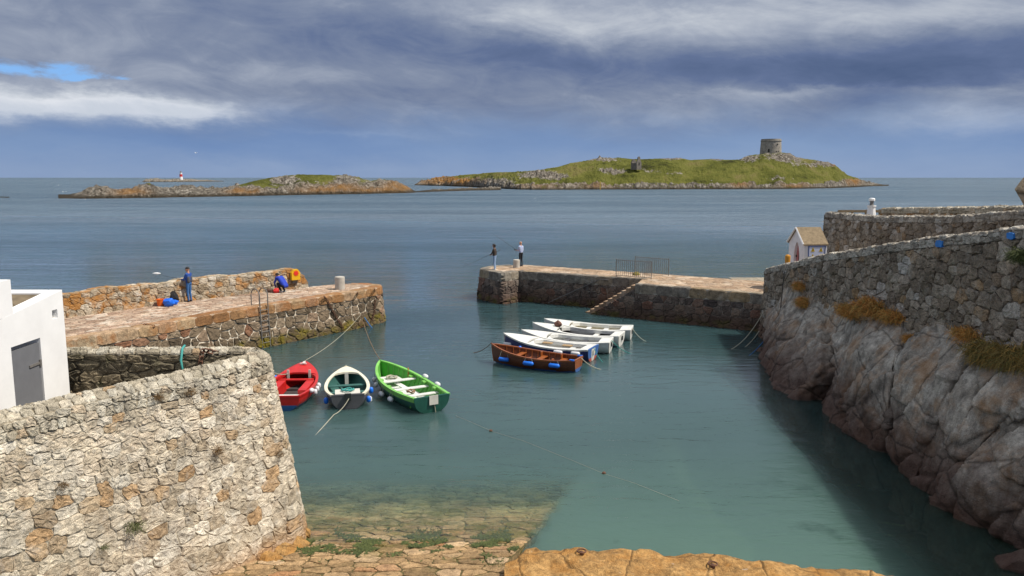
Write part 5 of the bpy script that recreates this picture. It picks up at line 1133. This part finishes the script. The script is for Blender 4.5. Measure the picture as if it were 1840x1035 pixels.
pb_ = onsurf(LPF, (LPP.L*.5, LPP.L), (0, 2), 655, 570, .12)
rope(sag(pb_, G(669, 590, -.02), .03), 'blue rope hanging from the left pier end into the water', 'rope_blue', .03)
tw_ = G(819, 747, .01); line = [G(819, 747, .012), G(850, 760, .012), G(884, 775, .012), G(940, 792, .012), G(975, 806, .012), G(1030, 828, .012), G(1085, 851, .012), G(1140, 868, .012), G(1220, 900, .01)]
rope(line, 'thin floating line drifting across the middle of the harbour', 'rope', .004, 'line', 'floating_line')
for k, (px, py) in enumerate([(882, 774), (1085, 850)]): rock(tuple(G(px, py, .02)), (.07, .05, .05), 20+k, M['rust'], 'line_float', ['small rusty float on the drifting line below the green boat', 'small rusty float on the drifting line farther right'][k], 'float', sub=2)
# tender details: coiled line on the cream boat and in the green boat
def coil(c, r, n, seed, mat, label, b):
    R = random.Random(seed); pts = [b['T'] @ (Vector(c)+Vector((math.cos(a)*r*R.uniform(.5, 1.1), math.sin(a)*r*R.uniform(.5, 1.1), R.uniform(0, .08)))) for a in np.linspace(0, 2*math.pi*n, n*9)]
    rope(pts, label, mat, .018, 'rope', 'rope_coil')
coil((wb['X'](.2, .8), 0, .54), .24, 4, 1, 'rope_teal', 'teal rope heap on the pale box of the cream edged boat', wb)
coil((gb['X'](.76, .8), 0, .4), .25, 4, 2, 'rope', 'pale rope coil in the bow of the green boat', gb)
coil((gb['X'](.3, .8), .15, .40), .16, 3, 3, 'rope_brown', 'brown rope heap amidships in the green boat', gb)
# ropes and chains on the walls
def chain(pts, label, r=.05):
    mb = MB(); P_ = resample(pts, int(sum((Vector(b)-Vector(a)).length for a, b in zip(pts, pts[1:]))/.11)+2)
    for i, (a, b) in enumerate(zip(P_, P_[1:])):
        d = (b-a).normalized(); s_ = d.cross(Vector((.3, .8, .1) if i % 2 else (.9, -.2, .3))).normalized()*r; m_ = (a+b)/2; l = (b-a)*.66
        mb.tube([m_-l+s_*.3, m_-l*.6+s_, m_+l*.6+s_, m_+l-s_*.3, m_+l*.6-s_, m_-l*.6-s_, m_-l+s_*.3], .019, 4)
    return tag(mb.build('mooring_chain', M['rust'], loc=tuple(P_[0])), label, 'chain', 'chains on the left pier')
LPon = lambda px, py, d=.11: onsurf(LPF, (2, LPP.L), (0, 2.05), px, py, d)
for k, (top, pts) in enumerate([((582, 533), [(588, 536), (598, 556), (608, 575), (617, 590)]), ((642, 526), [(646, 530), (648, 548), (648, 566), (651, 588), (650, 600)]), ((673, 520), [(674, 523), (675, 540), (672, 560), (669, 576)])]):
    l = ['rusty chain slanting down the left pier face, leftmost of three', 'rusty chain hanging down the pier face, middle of three', 'rusty chain near the rounded end of the left pier'][k]
    chain([G(*top, 2.09)]+[LPon(*p) for p in pts], l)
chain([G(258, 583, 2.1), LPon(275, 587)], 'short rusty chain and ring on the pier coping above the wall', .05)
chain([onsurf(FGF, (FGP.L*.5, FGP.L), (2, 4.3), 413, 640, -.2), Vector((-7.0, 17.62, 4.45)), Vector((-7.02, 17.4, 3.9))], 'rusty chain looped over the far arm of the sunlit wall')
rope([Vector((-7.55, 18.0, 4.46)), Vector((-7.5, 17.75, 4.45)), Vector((-7.5, 17.64, 4.2)), Vector((-7.46, 17.6, 3.9)), Vector((-7.40, 17.62, 3.6))], 'pale blue rope looped over the far arm of the sunlit wall', 'rope_teal', .03)
e0 = Vector((13.1, 41.9, 0))
for k, (a, b, s_, m_, l) in enumerate([((1372, 560), (1313, 628), .3, 'rope', 'upper pale rope drooping from the far end of the shaded wall'), ((1364, 595), (1322, 632), .2, 'rope', 'lower pale rope drooping beside the far end of the shaded wall'), ((1392, 585), (1345, 640), .15, 'rope_blue', 'blue rope from the shaded wall end down to the water'), ((1392, 612), (1362, 648), .05, 'rope', 'short white rope end on the rock below the wall')]):
    A_ = A(*a, 40.2); rope(sag(A_, G(*b, -.02), s_), l, m_, .022)
rope([RX(1411, 474, 13.0), RX(1408, 500, 12.9), RX(1405, 530, 12.85), RX(1402, 560, 12.75), RX(1400, 590, 12.6)], 'dark rope hanging straight down the far end of the shaded wall', 'black', .022)
# ladder on the left pier
def build_ladder():
    u0 = None; best = None
    base = LPon(477, 612, .1); topc = LPon(470, 552, .16)
    p = onsurf(LPF, (2, LPP.L), (1.95, 2.05), 473, 551, .16)
    best = min(((LPF(u, 2.0, .16)-p).length, u) for u in np.linspace(2, LPP.L, 400))[1]
    q = LPP.nrm(best); d = Vector((-q.y, q.x, 0)); t = tag(empty('ladder', p), 'rusty iron ladder with hooped handrails on the left pier face', 'ladder')
    for s_ in (-1, 1):
        o = d*(.24*s_); mb = MB(); path = [p+o+q*.08+Vector((0, 0, -2.3)), p+o+Vector((0, 0, -.05))]
        path += [p+o+Vector((0, 0, .55))-q*(.0+.32*(1-math.cos(a)))+Vector((0, 0, .32*math.sin(a))) for a in np.linspace(0, math.pi, 9)]+[p+o-q*.64+Vector((0, 0, .05))]
        mb.tube(path, .028, 6); mb.build('rail', M['galv'], t)
    for k in range(8): mb = MB(); z = -2.05+k*.27; mb.tube([p-d*.24+q*(.08*(-z/2.3))+Vector((0, 0, z)), p+d*.24+q*(.08*(-z/2.3))+Vector((0, 0, z))], .022, 6); mb.build('rung', M['galv'], t)
    keep(t)
build_ladder()
# bollards
for k, (px, py, h, r, l) in enumerate([(611, 520, .72, .32, 'round concrete bollard near the end of the left pier, a rod leaning behind it'), (928, 481, .56, .27, 'round concrete bollard on the right pier beside the man in the checked shirt')]):
    p = G(px, py, 2.05); r *= .86; mb = MB(); mb.lathe([(r, -.05), (r, h*.93), (r*.95, h), (r*.6, h+.02)], 20); o = mb.build('bollard', M['concrete']); o.location = p; tag(o, l, 'bollard', 'concrete bollards on the piers')
# railings on the right pier
def railing(a, b, n, label):
    t = tag(empty('railing', a), label, 'railing', 'railing panels on the right pier'); h = 1.08
    mb = MB()
    for z in (.09, h): mb.tube([a+Vector((0, 0, z)), b+Vector((0, 0, z))], .018, 4)
    mb.build('rails', M['galv'], t)
    for p in (a, b): mb = MB(); mb.tube([p-Vector((0, 0, .03)), p+Vector((0, 0, h+.06))], .028, 6); mb.build('post', M['galv'], t)
    mb = MB()
    for k in range(1, n): p = a.lerp(b, k/n); mb.tube([p+Vector((0, 0, .09)), p+Vector((0, 0, h+.04))], .015, 4)
    mb.build('bars', M['galv'], t); keep(t)
railing(G(1107, 497.3, 2.05), G(1170, 502, 2.05), 17, 'front grey railing panel at the head of the pier steps'); railing(G(1141, 490.5, 2.05), G(1201, 496, 2.05), 17, 'rear grey railing panel on the seaward side of the pier')
rock(tuple(G(1143, 493, 2.1)), (.3, .25, .2), 15, gel('net_yellow', (.2, .16, .03), .9, .6), 'net_heap', 'dark yellow heap of netting between the two railings', 'net', sub=2)
# life ring box
def build_ring_box():
    p = onsurf(LPQF, (LPQ.L*.6, LPQ.L), (2.3, 3.2), 529, 494, .12); q = LPQ.nrm(LPQ.L*.93); d = Vector((-q.y, q.x, 0)); R = Matrix((d, -q, Vector((0, 0, 1)))).transposed()
    t = tag(empty('lifebuoy_box', p), 'yellow lifebuoy housing with a red emblem on the pier parapet end', 'lifebuoy box'); yl = paint('safety_yellow', (.75, .42, .01), .45, .06); rd = paint('safety_red', (.7, .03, .02), .45, .06)
    mb = MB(); w, h, dp = .26, .27, .18
    pr = [(-w, -h), (w, -h), (w, h*.55), (w*.45, h*1.25), (-w*.45, h*1.25), (-w, h*.55)]; f = [p+d*x+Vector((0, 0, z))+q*dp for x, z in pr]; b = [v-q*dp*1.1 for v in f]
    mb.add(f+b, [tuple(range(6)), tuple(range(11, 5, -1))]+[(i, (i+1) % 6, 6+(i+1) % 6, 6+i)[::-1] for i in range(6)]); mb.build('housing', yl, t)
    mb = MB(); c = p+q*(dp+.02)+Vector((0, 0, h*.42)); st = [c+(d*math.cos(a)+Vector((0, 0, math.sin(a))))*(.18 if k % 2 == 0 else .11) for k, a in enumerate(np.linspace(0, 2*math.pi, 17)[:-1])]; mb.add(st+[v-q*.03 for v in st], [tuple(range(16))]+[(i, (i+1) % 16, 16+(i+1) % 16, 16+i)[::-1] for i in range(16)]); mb.build('emblem', rd, t)
    mb = MB(); c = p-Vector((0, 0, h+.1)); mb.box(c, (.3, .12, .2), M=R); mb.build('bracket', M['galv'], t); keep(t)
build_ring_box()
# bucket and bags on the left pier
def build_tackle():
    p = G(289, 550, 2.05); t = tag(empty('bucket', p), 'orange bucket on the left pier next to blue bags', 'bucket'); mb = MB(); mb.lathe([(.14, 0), (.19, .33), (.2, .33), (.2, .35), (.17, .35), (.13, .05)], 14); mb.build('pail', paint('orange_plastic', (.85, .16, .015), .4, .05), t); mb = MB(); mb.tube([(.19*math.cos(a), .03, .34+.1*math.sin(a)) for a in np.linspace(0, math.pi, 10)], .008, 4); mb.build('handle', M['galv'], t)
    bl = paint('blue_plastic', (.01, .14, .75), .4, .1)
    for k, (px, py, s, l) in enumerate([(303, 551, (.3, .24, .27), 'large bright blue bag beside the orange bucket'), (313, 548, (.19, .17, .15), 'smaller blue bag to the right behind the large blue bag')]):
        q = G(px, py, 2.05); rock((q.x, q.y+.1, 2.05+s[2]*.8), s, 33+k, bl, 'bag', l, 'bag', 'blue bags on the left pier')
    q = G(307, 547, 2.05); rock((q.x, q.y+.35, 2.33), (.33, .16, .36), 37, paint('black_cloth', (.012, .012, .014), .8, .2), 'rucksack', 'black rucksack leaning behind the blue bags', 'rucksack')
build_tackle()
# ---------------------------------------------------------------- people
SKIN = paint('skin', (.5, .26, .17), .6, .06)
def person(label, feet, face, segs, mats, height=1.0, vox=.013, extra=None):
    """segs: (p0, r0, p1, r1, material index) in metres, x right, y forward, z up"""
    bm = bmesh.new()
    for p0, r0, p1, r1, k in segs:
        a, b = Vector(p0), Vector(p1); d = b-a
        for c, r in ((a, r0), (b, r1)): bmesh.ops.create_icosphere(bm, subdivisions=2, radius=r, matrix=Matrix.Translation(c))
        if d.length > 1e-4: bmesh.ops.create_cone(bm, cap_ends=True, segments=12, radius1=r0, radius2=r1, depth=d.length, matrix=Matrix.Translation((a+b)/2) @ d.to_track_quat('Z', 'Y').to_matrix().to_4x4())
    me = bpy.data.meshes.new('tmp'); bm.to_mesh(me); bm.free(); o = bpy.data.objects.new('tmp', me); C.objects.link(o)
    m = o.modifiers.new('r', 'REMESH'); m.mode = 'VOXEL'; m.voxel_size = vox; s = o.modifiers.new('s', 'SMOOTH'); s.iterations = 2; s.factor = .4
    ev = bpy.data.meshes.new_from_object(o.evaluated_get(bpy.context.evaluated_depsgraph_get())); bpy.data.objects.remove(o); bpy.data.meshes.remove(me)
    ev.name = 'person'; ev.materials.clear()
    for q in mats: ev.materials.append(q)
    n = len(ev.polygons); ce = np.empty(n*3, np.float32); ev.polygons.foreach_get('center', ce); ce = ce.reshape(-1, 3); best = np.full(n, 9.); mi = np.zeros(n, int)
    for p0, r0, p1, r1, k in segs:
        a, b = np.array(p0), np.array(p1); d = b-a; L = max(1e-9, (d*d).sum()); tt = np.clip(((ce-a) @ d)/L, 0, 1); e = np.linalg.norm(ce-(a+tt[:, None]*d), axis=1)-(r0+(r1-r0)*tt); w = e < best; best[w] = e[w]; mi[w] = k
    ev.polygons.foreach_set('material_index', mi.astype(np.int32)); ev.polygons.foreach_set('use_smooth', [True]*n)
    r = link('person', ev); r.location = feet; r.rotation_euler.z = face; r.scale = (height,)*3
    return tag(r, label, 'person', 'anglers on the piers')
def hand(w, d, up, k=0, curl=.6):
    """palm, four fingers and a thumb from the wrist w along d"""
    w, d, up = Vector(w), Vector(d).normalized(), Vector(up).normalized(); s = d.cross(up).normalized(); out = [(w, .026, w+d*.07, .034, k)]
    for i, L in enumerate((.07, .08, .075, .06)):
        b = w+d*.085+s*(.026*(i-1.5)); m_ = b+d*L*.5-up*.01*curl; e = m_+(d*(1-curl)-up*curl).normalized()*L*.55; out += [(b, .0105, m_, .0095, k), (m_, .0095, e, .008, k)]
    b = w+d*.03+s*.03; m_ = b+(d*.5+s*.6-up*.3).normalized()*.045; out += [(b, .013, m_, .011, k), (m_, .011, m_+(d*.8-up*.4).normalized()*.035, .009, k)]
    return out
def head(c, look=(0, 1, 0), k=0, ek=4, neck=(0, 0, 1.45), bald=False):
    c, f = Vector(c), Vector(look).normalized(); s = f.cross(Vector((0, 0, 1))).normalized(); u = s.cross(f)
    H = [(c+u*.035-f*.012, .092, c+u*.03+f*.012, .088, k), (c-u*.05+f*.035, .058, c-u*.07+f*.045, .045, k), (c+f*.09-u*.0, .014, c+f*.112-u*.022, .017, k), (neck, .06, c-u*.06-f*.02, .055, k)]
    for q in (-1, 1): H += [(c+s*q*.094-f*.01+u*.015, .02, c+s*q*.096-f*.012-u*.02, .014, k), (c+s*q*.034+f*.094+u*.022, .012, c+s*q*.036+f*.094+u*.022, .012, ek)]
    H += [(c-s*.02+f*.094-u*.052, .009, c+s*.02+f*.094-u*.052, .009, ek+1)]
    return H
def standing(arms, lean=0.0, stance=.10, top=1, leg=2, shoe=3, fore=1, headlook=(0, 1, 0)):
    S_ = []
    for q in (-1, 1):
        S_ += [((q*.09, 0, .92), .088, (q*stance, .02, .5), .062, leg), ((q*stance, .02, .5), .06, (q*stance*1.05, -.02, .1), .045, leg), ((q*stance*1.05, -.04, .045), .045, (q*stance*1.25, .14, .035), .036, shoe)]
        S_ += [((q*.075, -.01, .93), .095, (q*.07, .0, 1.02), .1, leg), ((q*.075, .0, 1.02), .105, (q*.09, lean, 1.3), .11, top), ((q*.09, lean, 1.3), .105, (q*.13, lean, 1.4), .075, top)]
        sh, el, wr = Vector((q*.185, lean, 1.4)), Vector(arms[0 if q < 0 else 1][0]), Vector(arms[0 if q < 0 else 1][1])
        S_ += [(Vector((q*.1, lean, 1.42)), .07, sh, .065, top), (sh, .062, el, .047, top), (el, .045, wr, .033, fore)]
        S_ += hand(wr, (wr-el)*.6+Vector((-q*.1, .05, 0)), (0, 0, 1))
    S_ += [((0, lean, 1.1), .1, (0, lean, 1.38), .1, top)]
    return S_+head((0, lean+.03, 1.635), headlook, neck=(0, lean-.01, 1.44))
EYE = paint('eye_dark', (.03, .02, .02), .4); LIP = paint('lip', (.35, .13, .11), .6)
JBLUE = paint('blue_jacket', (.012, .06, .28), .8, .12); JEAN = paint('blue_denim', (.04, .14, .36), .9, .15); LJEAN = paint('pale_denim', (.25, .36, .55), .9, .15); BROWNJ = paint('brown_jacket', (.045, .03, .022), .8, .2); BLKT = paint('black_trousers', (.012, .012, .018), .9, .2); SHOE = paint('dark_shoe', (.03, .03, .04), .6); CAPM = paint('cap_black', (.012, .01, .012), .8); HAIRM = paint('dark_hair', (.02, .014, .012), .8); BRB = paint('royal_blue', (.012, .045, .42), .8, .1); WSH = paint('white_trainer', (.6, .62, .6), .6); GREYW = paint('grey_panel', (.07, .075, .09), .8, .15)
def checked():
    m, n = material('checked_shirt'); p = n.n('TexCoord').outputs['Object']; x, y, z = n.xyz(p)
    a = n.m('GREATER_THAN', n.m('FRACT', n.m('MULTIPLY', n.m('ADD', x, y), 11)), .55); b = n.m('GREATER_THAN', n.m('FRACT', n.m('MULTIPLY', z, 11)), .55)
    c = n.mix(n.m('MULTIPLY', n.m('ADD', a, b), .5), (.62, .68, .82, 1), (.1, .16, .42, 1)); bs = n.n('BsdfPrincipled', {'Base Color': c, 'Roughness': .8}); n.out(bs.outputs[0]); return m
def cap(o, c, f, mat, name='cap', brim=True, hair=False):
    c, f = Vector(c), Vector(f).normalized(); z = Vector((0, 0, 1)); s = f.cross(z).normalized(); mb = MB()
    rows = []
    for i in range(7):
        e = i/6*math.pi/2; rows.append([c+(f*math.cos(a)*.108+s*math.sin(a)*.102-f*.0)*math.cos(e)+z*(.03+.105*math.sin(e)) for a in np.linspace(0, 2*math.pi, 19)])
    mb.grid(rows)
    if hair: mb.grid([[c-f*.03+(f*math.cos(a)*.102+s*math.sin(a)*.103)+z*h for a in np.linspace(.35*math.pi, 1.65*math.pi, 14)] for h in (.05, 0, -.07)])
    if brim: mb.grid([[c+f*(.09+.085*k/3)*math.cos(a*(1-.0))+s*(.095*math.sin(a))+z*(.035-.01*k) for a in np.linspace(-1.1, 1.1, 9)] for k in range(4)]); 
    mb.build(name, mat, o, smooth=True)
def rod(a, b, label, reel=True, r0=.014):
    a, b = Vector(a), Vector(b); t = tag(empty('fishing_rod', a), label, 'fishing rod', 'fishing rods'); mb = MB(); d = b-a
    mb.tube([a, a+d*.14], .018, 6); mb.build('grip', M['black'], t); mb = MB(); mb.tube([a+d*.14, a+d*.45, a+d*.75, b], [r0, r0*.8, r0*.6, r0*.45], 6); mb.build('blank', paint('rod_blank', (.02, .025, .03), .4), t)
    if reel:
        mb = MB(); q = a+d*.13-Vector((0, 0, .08)); mb.lathe([(.02, -.05), (.05, -.045), (.035, -.02), (.035, .02), (.05, .045), (.02, .05)], 10, c=q, M=Matrix.Rotation(rad(90), 3, 'Y')); mb.tube([q, a+d*.13], .012, 5); mb.build('reel', M['black'], t)
    keep(t)
def place(px, py, z=2.05): return G(px, py, z)
def W2(o, p): return o.location+Matrix.Rotation(o.rotation_euler.z, 3, 'Z') @ (Vector(p)*o.scale[0])
# left pier: standing angler facing left
p = place(341, 542); segs = standing((((-.22, .12, 1.14), (-.06, .36, 1.13)), ((.24, .06, 1.13), (.08, .33, 1.12))), fore=1)
segs += [((.1, -.06, 1.05), .085, (.1, -.05, 1.25), .085, 6), ((-.1, -.06, 1.05), .085, (-.1, -.05, 1.25), .085, 6)]
a1 = person('person in blue jacket, jeans and dark cap standing on the left pier', p, rad(78), segs, [SKIN, JBLUE, JEAN, SHOE, EYE, LIP, GREYW]); cap(a1, (0, .03, 1.65), (0, 1, 0), CAPM)
rod(W2(a1, (.0, .25, 1.08)), A(278, 491, p.y-.2), 'rod held out to the left by the person in the blue jacket')
mb = MB(); q = A(281, 491.5, p.y-.2); mb.lathe([(.01, -.2), (.05, -.08), (.06, .05), (.03, .18), (.008, .22)], 8, M=Matrix.Rotation(rad(90), 3, 'Y')); o = mb.build('lure_float', M['white']); o.location = q; tag(o, 'white casting float hanging near the tip of the left rod', 'float')
# left pier: crouching person seen from behind
p = place(512, 526); S_ = []
for q in (-1, 1):
    S_ += [((q*.1, -.02, .36), .105, (q*.13, .36, .46), .075, 2), ((q*.13, .36, .46), .065, (q*.12, .14, .1), .048, 2), ((q*.12, .08, .05), .048, (q*.13, .27, .04), .038, 3), ((q*.07, -.04, .36), .11, (q*.08, .08, .52), .12, 1), ((q*.08, .08, .52), .125, (q*.1, .3, .76), .115, 1), ((q*.1, .3, .76), .1, (q*.17, .36, .78), .07, 1)]
    S_ += [((q*.18, .37, .78), .066, (q*.2, .5, .52), .05, 1), ((q*.2, .5, .52), .046, (q*.08, .58, .3), .034, 1)]+hand((q*.08, .58, .3), (-q*.1, .1, -.6), (0, 1, .2))
S_ += [((0, .1, .5), .13, (0, .3, .75), .12, 1)]+head((0, .5, .87), (0, .75, -.66), neck=(0, .36, .8))
a2 = person('person in a royal blue top crouching on the left pier beside the yellow lifebuoy box', p, rad(62), S_, [SKIN, BRB, BLKT, WSH, EYE, LIP], 1.05); cap(a2, (0, .49, .885), (0, 1, .0), HAIRM, 'hair', False)
rock((p.x-.42, p.y-.15, 2.2), (.18, .14, .16), 51, paint('red_bag', (.65, .03, .03), .5, .1), 'tackle_bag', 'small red bag at the feet of the crouching person', 'bag')
rock((p.x-.8, p.y+.02, 2.17), (.2, .15, .13), 52, paint('brown_bag', (.12, .07, .05), .8, .2), 'tackle_bag', 'brown bag left of the small red bag', 'bag')
# right pier: two anglers
p = place(889, 485); a3 = person('person in a dark brown jacket and pale jeans at the end of the right pier', p, rad(72), standing((((-.2, .12, 1.16), (-.03, .28, 1.05)), ((.23, -.03, 1.12), (.15, .2, 1.03))), .02, .06), [SKIN, BROWNJ, LJEAN, WSH, EYE, LIP], 1.0); cap(a3, (0, .05, 1.65), (0, 1, 0), HAIRM, 'hair', False, True)
rod(A(898, 449.5, p.y), A(830, 480.5, p.y-.6), 'long rod angled down left across the person in the brown jacket')
p = place(936, 478.5); a4 = person('bald person in a checked shirt and black trousers on the right pier', p, rad(48), standing((((-.22, .1, 1.16), (-.1, .34, 1.14)), ((.24, .02, 1.14), (.1, .28, 1.1))), 0, .1, fore=0), [SKIN, checked(), BLKT, SHOE, EYE, LIP], 1.0)
rod(W2(a4, (0, .28, 1.08)), A(884, 419, p.y-.3), 'rod raised to the upper left by the person in the checked shirt')
rod(G(619, 516, 2.15), A(591, 475, 45.6), 'unattended rod leaning up behind the left pier bollard')
